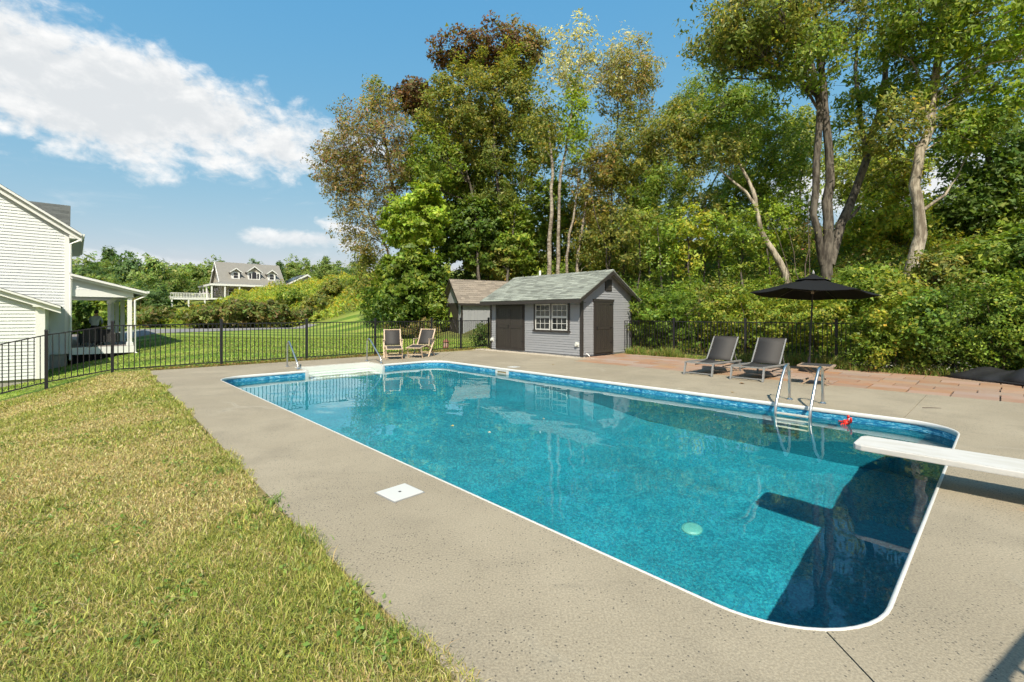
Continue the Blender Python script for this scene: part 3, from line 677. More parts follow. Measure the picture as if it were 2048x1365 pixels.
shed = empty('pool_shed', (2.44, 16.08, 0.0), TH, 'grey clapboard pool shed with green-grey shingled roof and white windows', 'shed')
def build_shed():
    W, Ln, slope = 3.05, 4.88, 0.555; ze = 1.95                         # underside of roof at x=-0.4
    zr = lambda x: ze + slope * ((x + 0.4) if x <= W / 2 else (W + 0.4 - x))
    core = [(0, 0.0), (W, 0.0), (W, zr(W) - 0.01), (W / 2, zr(W / 2) - 0.01), (0, zr(0) - 0.01)]
    wall = MB().prism(core, 'y', 0.03, Ln).build('wall', K['siding_grey'], shed)
    ex = 0.09; z = 0.05
    while z < zr(0) - 0.03:
        t = min(z + ex, zr(0) - 0.01); lap(MB(), (0, 0.0), (0, Ln), z, t, (-1, 0)).build('siding_board', K['siding_grey'], wall); z += ex
    z = 0.05
    while z < zr(W / 2) - 0.06:
        t = z + ex
        x0 = 0.0 if t < zr(0) - 0.02 else (t - ze) / slope - 0.4 + 0.02; x1 = W - x0
        if x1 - x0 > 0.05: lap(MB(), (x0, 0.03), (x1, 0.03), z, t, (0, -1)).build('siding_board', K['siding_grey'], wall)
        z += ex
    # roof: two slopes, fascia, rakes
    shingle_roof(shed, 'roof_slope', -0.4, ze + 0.02, W / 2, zr(W / 2) + 0.02, -0.22, Ln + 0.2, K['shingle_green'], 0.145, 0.34, 3)
    MB().hexa([(W + 0.4, -0.22, ze + 0.02), (W / 2, -0.22, zr(W / 2) + 0.02), (W / 2, Ln + 0.2, zr(W / 2) + 0.02), (W + 0.4, Ln + 0.2, ze + 0.02),
               (W + 0.4, -0.22, ze + 0.07), (W / 2, -0.22, zr(W / 2) + 0.07), (W / 2, Ln + 0.2, zr(W / 2) + 0.07), (W + 0.4, Ln + 0.2, ze + 0.07)]).build('roof_slope', K['shingle_green'], shed)
    for k in range(17):
        y = -0.22 + k * 0.31
        MB().hexa([(W / 2 - 0.13, y, zr(W / 2) + 0.02), (W / 2, y, zr(W / 2) + 0.10), (W / 2, y + 0.33, zr(W / 2) + 0.085), (W / 2 - 0.13, y + 0.33, zr(W / 2) + 0.01),
                   (W / 2 + 0.13, y, zr(W / 2) + 0.02), (W / 2 + 0.01, y, zr(W / 2) + 0.11), (W / 2 + 0.01, y + 0.33, zr(W / 2) + 0.095), (W / 2 + 0.13, y + 0.33, zr(W / 2) + 0.01)]).build('ridge_cap', K['shingle_green'], shed)
    MB().box(-0.425, -0.395, -0.2, Ln + 0.2, ze - 0.09, ze + 0.03).build('fascia', K['trim_dark'], shed)
    MB().box(W + 0.395, W + 0.425, -0.2, Ln + 0.2, ze - 0.09, ze + 0.03).build('fascia', K['trim_dark'], shed)
    MB().box(-0.395, 0.0, -0.15, Ln + 0.15, ze - 0.075, ze - 0.06).build('soffit', K['trim_dark'], shed)
    for sx in (0, 1):
        X = lambda x: x if sx == 0 else W - x
        for yy in (-0.225, Ln + 0.19):
            MB().hexa([(X(-0.42), yy, ze - 0.10), (X(W / 2), yy, zr(W / 2) - 0.09), (X(W / 2), yy + 0.03, zr(W / 2) - 0.09), (X(-0.42), yy + 0.03, ze - 0.10),
                       (X(-0.42), yy, ze + 0.03), (X(W / 2), yy, zr(W / 2) + 0.04), (X(W / 2), yy + 0.03, zr(W / 2) + 0.04), (X(-0.42), yy + 0.03, ze + 0.03)]).build('rake_board', K['trim_dark'], shed)
    for (x0, x1, y0, y1) in ((-0.034, 0.05, -0.006, 0.10), (W - 0.05, W + 0.03, -0.006, 0.08), (-0.034, 0.02, Ln - 0.09, Ln + 0.01)):
        MB().box(x0, x1, y0, y1, 0.03, zr(0) - 0.15).build('corner_trim', K['trim_dark'], shed, bevel=0.004)
    # double door on the long side
    dd = MB().box(-0.028, 0.0, 2.82, 4.53, 0.06, 1.87).build('door_frame', K['trim_dark'], shed)
    for (y0, y1) in ((2.90, 3.67), (3.68, 4.45)):
        leaf = MB().box(-0.042, -0.029, y0, y1, 0.07, 1.80).build('door_leaf', K['door_dark'], dd)
        n = 5
        for k in range(n):
            a = y0 + 0.09 + (y1 - y0 - 0.18) * k / n; b = y0 + 0.09 + (y1 - y0 - 0.18) * (k + 1) / n
            for z0, z1 in ((0.16, 0.92), (1.06, 1.70)): MB().box(-0.047, -0.0421, a + 0.004, b - 0.004, z0, z1).build('plank', K['door_dark'], dd)
        for z0, z1 in ((0.07, 0.155), (0.925, 1.055), (1.705, 1.80)): MB().box(-0.062, -0.0425, y0, y1, z0, z1).build('rail', K['trim_dark'], dd)
        for a, b in ((y0, y0 + 0.085), (y1 - 0.085, y1)): MB().box(-0.060, -0.0425, a, b, 0.157, 1.703).build('stile', K['trim_dark'], dd)
    for y in (2.93, 4.42):
        for z in (0.42, 1.0, 1.55): MB().box(-0.068, -0.063, y - 0.06, y + 0.06, z - 0.015, z + 0.015).build('hinge', K['fence'], dd)
    MB().box(-0.085, -0.063, 3.70, 3.74, 0.93, 1.06).build('handle', K['fence'], dd, bevel=0.006)
    # paired sash windows
    wf = MB(); wf.box(-0.05, 0.0, 0.56, 0.64, 0.89, 1.90); wf.box(-0.05, 0.0, 2.23, 2.31, 0.89, 1.90); wf.box(-0.05, 0.0, 0.641, 2.229, 1.86, 1.90); wf.box(-0.045, 0.0, 1.405, 1.465, 0.901, 1.859)
    win = wf.build('window_frame', K['trim_dark'], shed)
    MB().box(-0.085, 0.0, 0.52, 2.35, 0.84, 0.889).build('window_sill', K['trim_dark'], shed, bevel=0.005)
    for (y0, y1) in ((0.645, 1.40), (1.47, 2.225)):
        for k, (z0, z1, xo) in enumerate(((0.895, 1.385, -0.034), (1.372, 1.856, -0.026))):
            f = MB(); b = 0.042
            f.box(xo - 0.012, xo, y0, y0 + b, z0, z1); f.box(xo - 0.012, xo, y1 - b, y1, z0, z1)
            f.box(xo - 0.0118, xo, y0 + b, y1 - b, z0, z0 + b); f.box(xo - 0.0118, xo, y0 + b, y1 - b, z1 - b, z1)
            sash = f.build('sash', K['white_vinyl'], win)
            for i in range(3):
                for j in range(2):
                    a = y0 + b + (y1 - y0 - 2 * b) * i / 3; c = y0 + b + (y1 - y0 - 2 * b) * (i + 1) / 3
                    d = z0 + b + (z1 - z0 - 2 * b) * j / 2; e = z0 + b + (z1 - z0 - 2 * b) * (j + 1) / 2
                    MB().box(xo - 0.006, xo - 0.002, a + 0.001, c - 0.001, d + 0.001, e - 0.001).build('pane', K['glass'], win)
            mu = MB()
            for i in (1, 2):
                a = y0 + b + (y1 - y0 - 2 * b) * i / 3; mu.box(xo - 0.0115, xo - 0.0065, a - 0.008, a + 0.008, z0 + b, z1 - b)
            a = (z0 + z1) / 2; mu.box(xo - 0.011, xo - 0.0065, y0 + b, y1 - b, a - 0.008, a + 0.008); mu.build('muntin', K['white_vinyl'], win)
    # plank door in the gable
    gd = MB().box(0.64, 1.81, -0.02, 0.03, 0.05, 2.0).build('gable_door_frame', K['trim_dark'], shed)
    MB().box(0.60, 1.85, -0.035, 0.02, 1.93, 2.02).build('door_head', K['trim_dark'], gd)
    for k in range(8):
        a = 0.74 + 0.98 * k / 8
        for z0, z1 in ((0.20, 0.93), (1.05, 1.82)): MB().box(a + 0.005, a + 0.1225 - 0.005, -0.030, -0.0201, z0, z1).build('plank', K['door_dark'], gd)
    for z0, z1 in ((0.09, 0.195), (0.935, 1.045), (1.825, 1.90)): MB().box(0.72, 1.74, -0.038, -0.0202, z0, z1).build('rail', K['door_dark'], gd)
    for x in (0.72, 1.66): MB().box(x, x + 0.08, -0.036, -0.0203, 0.197, 1.823).build('stile', K['door_dark'], gd)
    for z in (0.45, 0.99, 1.84): MB().box(1.58, 1.76, -0.047, -0.039, z - 0.016, z + 0.016).build('hinge', K['fence'], gd)
    MB().box(0.75, 0.79, -0.07, -0.039, 0.95, 1.04).build('handle', K['fence'], gd, bevel=0.006)
    v = MB().box(1.33, 1.72, -0.02, 0.03, 2.34, 2.76).build('vent_frame', K['trim_dark'], shed)
    for k in range(7): MB().hexa([(1.36, -0.03, 2.37 + k * 0.052), (1.69, -0.03, 2.37 + k * 0.052), (1.69, -0.0202, 2.395 + k * 0.052), (1.36, -0.0202, 2.395 + k * 0.052),
                                  (1.36, -0.03, 2.378 + k * 0.052), (1.69, -0.03, 2.378 + k * 0.052), (1.69, -0.0202, 2.403 + k * 0.052), (1.36, -0.0202, 2.403 + k * 0.052)]).build('louver', K['door_dark'], v)
    for y in (0.22, 4.74):
        c = MB().tube([(-0.02, y, 0.42), (-0.10, y, 0.42)], 0.055, 12).build('vent_outlet', K['step'], shed); MB().box(-0.035, -0.022, y - 0.08, y + 0.08, 0.34, 0.50).build('vent_plate', K['step'], c)
    MB().tube([(W / 2 + 0.15, 3.6, zr(W / 2) - 0.1), (W / 2 + 0.15, 3.6, zr(W / 2) + 0.32)], 0.045, 10).build('vent_pipe', K['pvc'], shed, smooth=True)
    MB().tube([(0.16, -0.04, 0.10), (0.16, -0.10, 0.09), (0.10, -0.22, 0.03)], 0.02, 8).build('drain_pipe', K['pvc'], shed, smooth=True)
build_shed()

TB = math.atan2(0.5, 0.866)
bshed = empty('garden_shed', (-2.97, 27.4, 0.30), TB, 'small grey garden shed with brown shingled roof beyond the fence', 'shed')
def build_back_shed():
    Ln, W, H, R = 4.9, 2.44, 2.0, 3.28; sl = (R - H) / (W / 2)
    w = MB().prism([(0, -0.5), (W, -0.5), (W, H), (W / 2, R - 0.03), (0, H)], 'x', 0, Ln).build('wall', K['siding_grey'], bshed)
    for k in range(24):
        x = 0.02 + k * 0.203; MB().box(x + 0.006, x + 0.197, -0.014, 0.0, 0.02, H - 0.02).build('siding_board', K['siding_grey'], w)
    for k in range(12):
        y = 0.01 + k * 0.2025; zt = H + sl * (y if y < W / 2 else W - y - 0.2) - 0.03
        MB().box(-0.014, 0.0, y + 0.005, y + 0.197, 0.02, max(zt, H - 0.03)).build('siding_board', K['siding_grey'], w)
    ov = 0.2
    shingle_roof(bshed, 'roof_slope', -ov, H - sl * ov, W / 2, R, -0.28, Ln + 0.2, K['shingle_brown'], 0.17, 0.42, 9, swap=True)
    MB().hexa([(-0.28, W + ov, H - sl * ov), (-0.28, W / 2, R), (Ln + 0.2, W / 2, R), (Ln + 0.2, W + ov, H - sl * ov), (-0.28, W + ov, H - sl * ov + 0.05), (-0.28, W / 2, R + 0.05), (Ln + 0.2, W / 2, R + 0.05), (Ln + 0.2, W + ov, H - sl * ov + 0.05)]).build('roof_slope', K['shingle_brown'], bshed)
    MB().box(-0.26, Ln + 0.18, -ov - 0.03, -ov - 0.002, H - sl * ov - 0.10, H - sl * ov + 0.03).build('fascia', K['trim_dark'], bshed)
    for s in (0, 1):
        Yv = lambda y: y if s == 0 else W - y
        MB().hexa([(-0.30, Yv(-ov), H - sl * ov - 0.11), (-0.30, Yv(W / 2), R - 0.12), (-0.275, Yv(W / 2), R - 0.12), (-0.275, Yv(-ov), H - sl * ov - 0.11),
                   (-0.30, Yv(-ov), H - sl * ov + 0.03), (-0.30, Yv(W / 2), R + 0.03), (-0.275, Yv(W / 2), R + 0.03), (-0.275, Yv(-ov), H - sl * ov + 0.03)]).build('rake_board', K['trim_dark'], bshed)
    for x0, x1, y0, y1 in ((-0.03, 0.07, -0.03, 0.05), (Ln - 0.05, Ln + 0.02, -0.03, 0.05), (-0.03, 0.03, W - 0.08, W + 0.02)):
        MB().box(x0, x1, y0, y1, -0.05, H - 0.12).build('corner_trim', K['trim_dark'] if x0 < 1 and y0 < 0 else K['siding_grey'], bshed)
    d = MB().box(-0.03, -0.0145, 0.42, 2.05, 0.04, 1.86).build('door_frame', K['trim_dark'], bshed)
    for y0, y1 in ((0.50, 1.22), (1.24, 1.97)):
        leaf = MB().box(-0.042, -0.031, y0, y1, 0.06, 1.80).build('door_leaf', K['door_dark'], d)
        for z0, z1 in ((0.06, 0.16), (0.9, 1.0), (1.7, 1.8)): MB().box(-0.056, -0.0425, y0, y1, z0, z1).build('rail', K['trim_dark'], d)
        MB().bar((-0.049, y0 + 0.04, 0.18), (-0.049, y1 - 0.04, 0.88), 0.012, 0.07, up=(1, 0, 0)).build('brace', K['trim_dark'], d)
build_back_shed()

# ------------------------------------------------------------------ the white house with its porch
HC = Vector((-20.4, 21.4, 0.0))
house = empty('white_house', HC, TH, 'cream clapboard house with white trim, side wing and columned porch', 'house')
def build_house():
    # local x across (towards the porch), y away from the pool; gable wall in the plane y = 0
    def boards(parent, y, z0, z1, ex, x_of, shade=None):
        z = z0
        while z < z1:
            a, b = x_of(z + ex)
            if b - a > 0.05: lap(MB(), (a, y), (b, y), z, z + ex, (0, -1), 0.028, 0.003).build('siding_board', K['clapboard'], parent)
            z += ex
    eave, sl, half = 5.42, 0.71, 4.6
    roofz = lambda x: eave + sl * (-x if x > -half else (2 * half + x))
    core = MB().prism([(-2 * half, -0.36), (0, -0.36), (0, eave - 0.02), (-half, roofz(-half) - 0.02), (-2 * half, eave - 0.02)], 'y', 0.01, 9.0).build('wall', K['clapboard'], house)
    def lim(z):
        if z < eave - 0.05: return -2 * half, -0.0
        t = (z - eave) / sl + 0.06; return -2 * half + t, -t
    boards(core, 0.01, -0.34, roofz(-half) - 0.15, 0.135, lim)
    MB().prism([(-2 * half, -2.2), (-0.06, -2.2), (-0.06, -0.37), (-2 * half, -0.37)], 'y', 0.05, 8.9).build('foundation', K['foundation'], house)
    MB().box(-0.14, 0.022, -0.035, 0.12, -0.34, eave - 0.1).build('corner_board', K['trim_white'], house, bevel=0.005)
    # roof with deep white rake
    ro = MB()
    ro.hexa([(0.42, -0.32, roofz(0.42)), (-half, -0.32, roofz(-half)), (-half, 9.1, roofz(-half)), (0.42, 9.1, roofz(0.42)), (0.42, -0.32, roofz(0.42) + 0.1), (-half, -0.32, roofz(-half) + 0.1), (-half, 9.1, roofz(-half) + 0.1), (0.42, 9.1, roofz(0.42) + 0.1)])
    ro.hexa([(-2 * half - 0.42, -0.32, eave - 0.3), (-half, -0.32, roofz(-half)), (-half, 9.1, roofz(-half)), (-2 * half - 0.42, 9.1, eave - 0.3), (-2 * half - 0.42, -0.32, eave - 0.2), (-half, -0.32, roofz(-half) + 0.1), (-half, 9.1, roofz(-half) + 0.1), (-2 * half - 0.42, 9.1, eave - 0.2)])
    roof = ro.build('roof', K['shingle_dark'], house)
    for (dz0, dz1, y0, y1) in ((-0.27, 0.0, -0.20, -0.165), (-0.03, 0.075, -0.345, -0.322)):
        MB().hexa([(0.44, y0, roofz(0.44) + dz0), (-half, y0, roofz(-half) + dz0), (-half, y1, roofz(-half) + dz0), (0.44, y1, roofz(0.44) + dz0),
                   (0.44, y0, roofz(0.44) + dz1), (-half, y0, roofz(-half) + dz1), (-half, y1, roofz(-half) + dz1), (0.44, y1, roofz(0.44) + dz1)]).build('rake_board', K['trim_white'], house)
    MB().box(0.0, 0.42, -0.19, 9.0, roofz(0.42) - 0.16, roofz(0.42) - 0.14).build('soffit', K['trim_white'], house)
    MB().prism([(0.02, roofz(0.42) - 0.14), (0.44, roofz(0.42) - 0.14), (0.44, roofz(0.42) + 0.0), (0.02, roofz(0.02) - 0.02)], 'y', -0.18, -0.15).build('eave_return', K['trim_white'], house)
    g = MB().prism([(0.43, roofz(0.42) - 0.06), (0.53, roofz(0.42) - 0.04), (0.55, roofz(0.42) + 0.06), (0.43, roofz(0.42) + 0.06)], 'y', -0.30, 9.0).build('gutter', K['trim_white'], house)
    MB().tube([(0.49, -0.16, roofz(0.42) - 0.05), (0.40, -0.16, roofz(0.42) - 0.22), (0.06, -0.12, roofz(0.42) - 0.42), (0.06, -0.12, -0.45), (0.06, -0.24, -0.62)], 0.05, 8).build('downspout', K['trim_white'], house)
    # cross gable rising behind, its slope turned to the pool
    cg = MB().hexa([(-7, 3.9, 5.78), (0.02, 3.9, 5.78), (0.02, 7.0, 7.52), (-7, 7.0, 7.52), (-7, 3.9, 5.90), (0.02, 3.9, 5.90), (0.02, 7.0, 7.64), (-7, 7.0, 7.64)]).build('cross_roof', K['shingle_dark'], house)
    rnd = random.Random(6)
    for r in range(16):
        x = -4.0 - rnd.uniform(0, 0.4)
        while x < 0.02:
            w = rnd.choice([0.35, 0.5, 0.7]); y0 = 3.9 + r * 0.194; z0 = 5.905 + r * 0.1089
            MB().hexa([(x, y0, z0), (min(x + w, 0.03), y0, z0), (min(x + w, 0.03), y0 + 0.2, z0 + 0.12), (x, y0 + 0.2, z0 + 0.12), (x, y0, z0 + 0.022), (min(x + w, 0.03), y0, z0 + 0.022), (min(x + w, 0.03), y0 + 0.2, z0 + 0.125), (x, y0 + 0.2, z0 + 0.125)]).build('shingle', K['shingle_dark'], cg); x += w
    MB().box(-7, -0.1, 4.2, 9.4, 5.0, 5.8).build('upper_wall', K['clapboard'], house)
    # side wing coming forward
    cx, fy, we, ws = -0.65, -4.2, 1.92, 0.41
    wz = lambda x: we + ws * (cx - x)
    wing = MB().prism([(-7, -0.98), (cx, -0.98), (cx, wz(cx) - 0.02), (-4.0, wz(-4.0) - 0.02), (-7, we)], 'y', fy + 0.01, -0.01).build('wing_wall', K['clapboard'], house)
    boards(wing, fy + 0.01, -0.97, wz(-4.0) - 0.1, 0.13, lambda z: (-7, cx if z < we else cx - (z - we) / ws - 0.05))
    z = -0.97
    while z < we - 0.1:
        lap(MB(), (cx, fy), (cx, -0.02), z, z + 0.115, (1, 0), 0.02, 0.004).build('siding_board', K['clapboard'], wing); z += 0.115
    MB().box(cx - 0.24, cx + 0.024, fy - 0.035, fy + 0.2, -0.99, we - 0.02).build('corner_board', K['trim_white'], house, bevel=0.005)
    MB().box(-7, cx - 0.05, fy + 0.05, -0.05, -2.4, -0.985).build('foundation', K['foundation'], house)
    MB().hexa([(cx + 0.45, fy - 0.3, wz(cx + 0.45)), (-4.0, fy - 0.3, wz(-4.0)), (-4.0, -0.03, wz(-4.0)), (cx + 0.45, -0.03, wz(cx + 0.45)), (cx + 0.45, fy - 0.3, wz(cx + 0.45) + 0.07), (-4.0, fy - 0.3, wz(-4.0) + 0.07), (-4.0, -0.03, wz(-4.0) + 0.07), (cx + 0.45, -0.03, wz(cx + 0.45) + 0.07)]).build('wing_roof', K['shingle_dark'], house)
    for (dz0, dz1, y0, y1) in ((-0.22, 0.0, fy - 0.2, fy - 0.17), (-0.03, 0.045, fy - 0.325, fy - 0.302)):
        MB().hexa([(cx + 0.46, y0, wz(cx + 0.46) + dz0), (-4.0, y0, wz(-4.0) + dz0), (-4.0, y1, wz(-4.0) + dz0), (cx + 0.46, y1, wz(cx + 0.46) + dz0),
                   (cx + 0.46, y0, wz(cx + 0.46) + dz1), (-4.0, y0, wz(-4.0) + dz1), (-4.0, y1, wz(-4.0) + dz1), (cx + 0.46, y1, wz(cx + 0.46) + dz1)]).build('rake_board', K['trim_white'], house)
    MB().prism([(cx - 0.3, we - 0.16), (cx + 0.45, we - 0.19), (cx + 0.45, we - 0.1), (cx - 0.3, we + 0.1)], 'y', fy - 0.21, fy - 0.0).build('eave_return', K['trim_white'], house)
    # cellar entry beside the wing
    MB().prism([(-3.2, -2.3), (-1.55, -2.3), (-1.55, -1.55), (-3.2, -1.2)], 'y', fy - 1.0, fy - 0.02).build('cellar_hatch', mat('grey_hatch', (0.12, 0.12, 0.12), 0.6), house)
    # porch on the far side: floor, skirt, columns, beam, lean-to roof
    px, pl = 2.25, 19.4
    fl = MB().box(0.03, px + 0.1, 0.02, pl, -0.14, -0.10).build('porch_floor', K['porch_floor'], house)
    for k in range(16):
        x = 0.04 + k * 0.144; MB().box(x, x + 0.138, 0.0, pl, -0.099, -0.07).build('floor_board', K['porch_floor'], fl)
    MB().box(0.03, px + 0.12, -0.03, -0.002, -0.40, -0.075).build('porch_skirt', K['trim_white'], house)
    MB().box(px + 0.1, px + 0.13, -0.002, pl, -0.40, -0.075).build('porch_skirt', K['trim_white'], house)
    MB().box(0.1, px, 0.15, pl, -0.9, -0.41).build('porch_shadow_void', K['canvas'], house)  # solid black box standing in for the shade under the porch
    for k in range(5):
        y = 0.05 + k * 4.75
        c = MB().box(px - 0.16, px + 0.02, y, y + 0.18, -0.068, 2.30).build('porch_column', K['trim_white'], house, bevel=0.01)
        MB().box(px - 0.2, px + 0.06, y - 0.04, y + 0.22, -0.068, 0.10).build('column_base', K['trim_white'], c, bevel=0.008)
    MB().box(0.02, px + 0.06, -0.02, 0.22, 2.30, 2.62).build('porch_beam', K['trim_white'], house)
    MB().box(px - 0.2, px + 0.06, 0.22, pl, 2.30, 2.62).build('porch_beam', K['trim_white'], house)
    MB().box(0.02, px - 0.2, 0.22, pl, 2.56, 2.60).build('porch_ceiling', K['clapboard'], house)
    pz = lambda x: 3.30 - (x) * 0.27
    pw = MB().prism([(0.02, 2.62), (px + 0.04, 2.62), (px + 0.04, pz(px)), (0.02, pz(0.02))], 'y', 0.02, 0.2).build('porch_gable', K['clapboard'], house)
    z = 2.63
    while z < 3.2:
        x1 = min((3.26 - z - 0.115) / 0.27, px)
        if x1 > 0.15: lap(MB(), (0.03, 0.02), (x1, 0.02), z, z + 0.115, (0, -1), 0.02, 0.004).build('siding_board', K['clapboard'], pw)
        z += 0.115
    MB().hexa([(0.02, -0.3, pz(0)), (px + 0.55, -0.3, pz(px + 0.55)), (px + 0.55, pl, pz(px + 0.55)), (0.02, pl, pz(0)), (0.02, -0.3, pz(0) + 0.07), (px + 0.55, -0.3, pz(px + 0.55) + 0.07), (px + 0.55, pl, pz(px + 0.55) + 0.07), (0.02, pl, pz(0) + 0.07)]).build('porch_roof', K['shingle_dark'], house)
    for (dz0, dz1, y0, y1) in ((-0.17, -0.005, -0.2, -0.17), (-0.05, 0.05, -0.325, -0.302)):
        MB().hexa([(0.03, y0, pz(0) + dz0), (px + 0.56, y0, pz(px + 0.56) + dz0), (px + 0.56, y1, pz(px + 0.56) + dz0), (0.03, y1, pz(0) + dz0),
                   (0.03, y0, pz(0) + dz1), (px + 0.56, y0, pz(px + 0.56) + dz1), (px + 0.56, y1, pz(px + 0.56) + dz1), (0.03, y1, pz(0) + dz1)]).build('rake_board', K['trim_white'], house)
    MB().prism([(px + 0.56, 2.50), (px + 0.66, 2.52), (px + 0.68, 2.62), (px + 0.56, 2.62)], 'y', -0.3, pl).build('gutter', K['trim_white'], house)
    MB().tube([(px + 0.6, -0.15, 2.50), (px + 0.5, -0.15, 2.36), (px + 0.12, -0.09, 2.16), (px + 0.12, -0.09, -0.38), (px + 0.2, -0.2, -0.46)], 0.045, 8).build('downspout', K['trim_white'], house)
build_house()

# ------------------------------------------------------------------ grey farmhouse on the hill
fh_o = Vector((-66.5, 106.6, 5.1))
far_house = empty('hill_house', fh_o, TH, 'taupe house on the hill with three white dormers and wraparound porch', 'house')
def build_far_house():
    # local x along the ridge, y depth; eave line at z = 3.4
    Lx, Wy, ev, rg = 13.2, 10.0, 3.7, 8.75
    wall = MB().prism([(0, -3.0), (Wy, -3.0), (Wy, ev), (Wy / 2, rg - 0.15), (0, ev)], 'x', 0.0, Lx).build('wall', K['grey_board'], far_house)
    def slope(y): return ev - 0.1 + (rg - ev) * (y / (Wy / 2))
    r = MB()
    for s in (0, 1):
        Yf = (lambda y: y) if s == 0 else (lambda y: Wy - y)
        r.hexa([(-0.5, Yf(-0.4), slope(-0.4)), (Lx + 0.5, Yf(-0.4), slope(-0.4)), (Lx + 0.5, Yf(Wy / 2), slope(Wy / 2)), (-0.5, Yf(Wy / 2), slope(Wy / 2)),
                (-0.5, Yf(-0.4), slope(-0.4) + 0.2), (Lx + 0.5, Yf(-0.4), slope(-0.4) + 0.2), (Lx + 0.5, Yf(Wy / 2), slope(Wy / 2) + 0.2), (-0.5, Yf(Wy / 2), slope(Wy / 2) + 0.2)])
    roof = r.build('roof', K['roof_taupe'], far_house)
    for s in (0, 1):
        Yf = (lambda y: y) if s == 0 else (lambda y: Wy - y)
        MB().hexa([(-0.62, Yf(-0.4), slope(-0.4) - 0.25), (-0.52, Yf(-0.4), slope(-0.4) - 0.25), (-0.52, Yf(Wy / 2), slope(Wy / 2) - 0.25), (-0.62, Yf(Wy / 2), slope(Wy / 2) - 0.25),
                   (-0.62, Yf(-0.4), slope(-0.4) + 0.22), (-0.52, Yf(-0.4), slope(-0.4) + 0.22), (-0.52, Yf(Wy / 2), slope(Wy / 2) + 0.22), (-0.62, Yf(Wy / 2), slope(Wy / 2) + 0.22)]).build('rake_board', K['trim_white'], far_house)
    # porch roof round the front and the end
    p = MB(); e0, e1, d = 3.72, 3.05, 2.6
    p.hexa([(-d, -d, e1), (Lx + d, -d, e1), (Lx + 0.2, 0.1, e0), (-0.2, 0.1, e0), (-d, -d, e1 + 0.16), (Lx + d, -d, e1 + 0.16), (Lx + 0.2, 0.1, e0 + 0.16), (-0.2, 0.1, e0 + 0.16)])
    p.hexa([(-d, -d, e1), (-0.1, 0.0, e0), (-0.1, Wy + 0.2, e0), (-d, Wy + 1.5, e1), (-d, -d, e1 + 0.17), (-0.1, 0.0, e0 + 0.17), (-0.1, Wy + 0.2, e0 + 0.17), (-d, Wy + 1.5, e1 + 0.17)])
    p.build('porch_roof', K['roof_taupe'], far_house)
    MB().box(-d - 0.05, Lx + d, -d - 0.12, -d - 0.01, e1 - 0.28, e1 + 0.15).build('porch_fascia', K['trim_white'], far_house)
    MB().box(-d - 0.12, -d - 0.01, -d, Wy + 1.5, e1 - 0.28, e1 + 0.15).build('porch_fascia', K['trim_white'], far_house)
    MB().box(-d, Lx + d, -d, 0, -0.35, 0.0).build('porch_floor', K['trim_white'], far_house)
    MB().box(-d, 0, 0, Wy + 1.5, -0.36, 0.0).build('porch_floor', K['trim_white'], far_house)
    for x, y in [(-d + 0.15, -d + 0.15), (0.1, -d + 0.15), (3.0, -d + 0.15), (6.4, -d + 0.15), (9.8, -d + 0.15), (13, -d + 0.15), (-d + 0.15, 3), (-d + 0.15, 7), (-d + 0.15, 11)]:
        MB().box(x - 0.13, x + 0.13, y - 0.13, y + 0.13, 0.0, e1 - 0.05).build('porch_column', K['trim_white'], far_house)
    # windows
    def window(parent, x0, x1, y0, y1, z0, z1, t=0.1):
        if abs(x1 - x0) < 0.05:
            f = MB().box(x0 - 0.06, x0 - 0.001, y0 - t, y1 + t, z0 - t, z1 + t).build('window_frame', K['trim_white'], parent)
            MB().box(x0 - 0.08, x0 - 0.061, y0, y1, z0, z1).build('pane', K['glass'], f)
        else:
            f = MB().box(x0 - t, x1 + t, y0 - 0.06, y0 - 0.001, z0 - t, z1 + t).build('window_frame', K['trim_white'], parent)
            zm = (z0 + z1) / 2
            MB().box(x0, x1, y0 - 0.08, y0 - 0.061, z0, zm - 0.04).build('pane', K['glass'], f); MB().box(x0, x1, y0 - 0.08, y0 - 0.061, zm + 0.04, z1).build('pane', K['glass'], f)
    for y in (1.2, 4.2, 6.6): window(far_house, 0, 0, y, y + 0.8, 0.9, 2.5)
    window(far_house, 0, 0, 3.5, 4.25, 4.5, 6.2); window(far_house, 0, 0, 4.45, 5.2, 4.5, 6.2)
    for x in (1.3, 3.6, 7.2, 10.2): window(far_house, x, x + 1.2, 0, 0, 0.8, 2.4)
    # dormers
    for cx, w, arch in ((3.0, 1.7, False), (6.9, 2.6, True), (10.8, 1.7, False)):
        y0, z0, h = 0.9, slope(0.9) + 0.05, 1.75 + (0.25 if arch else 0)
        dm = MB().prism([(cx - w / 2, z0), (cx + w / 2, z0), (cx + w / 2, z0 + h), (cx, z0 + h + w * 0.42), (cx - w / 2, z0 + h)], 'y', y0, 4.4).build('dormer', K['trim_white'], far_house)
        MB().prism([(cx - w / 2 + 0.1, z0 + h), (cx + w / 2 - 0.1, z0 + h), (cx, z0 + h + w * 0.40)], 'y', y0 - 0.04, y0 - 0.001).build('dormer_gable', K['grey_board'], dm)
        rr = MB()
        for s in (-1, 1):
            rr.hexa([(cx + s * (w / 2 + 0.4), y0 - 0.4, z0 + h - 0.2), (cx, y0 - 0.4, z0 + h + w * 0.42 + 0.05), (cx, 4.6, z0 + h + w * 0.42 + 0.05), (cx + s * (w / 2 + 0.4), 4.6, z0 + h - 0.2),
                     (cx + s * (w / 2 + 0.4), y0 - 0.4, z0 + h - 0.05), (cx, y0 - 0.4, z0 + h + w * 0.42 + 0.22), (cx, 4.6, z0 + h + w * 0.42 + 0.22), (cx + s * (w / 2 + 0.4), 4.6, z0 + h - 0.05)])
        rr.build('dormer_roof', K['roof_taupe'], dm)
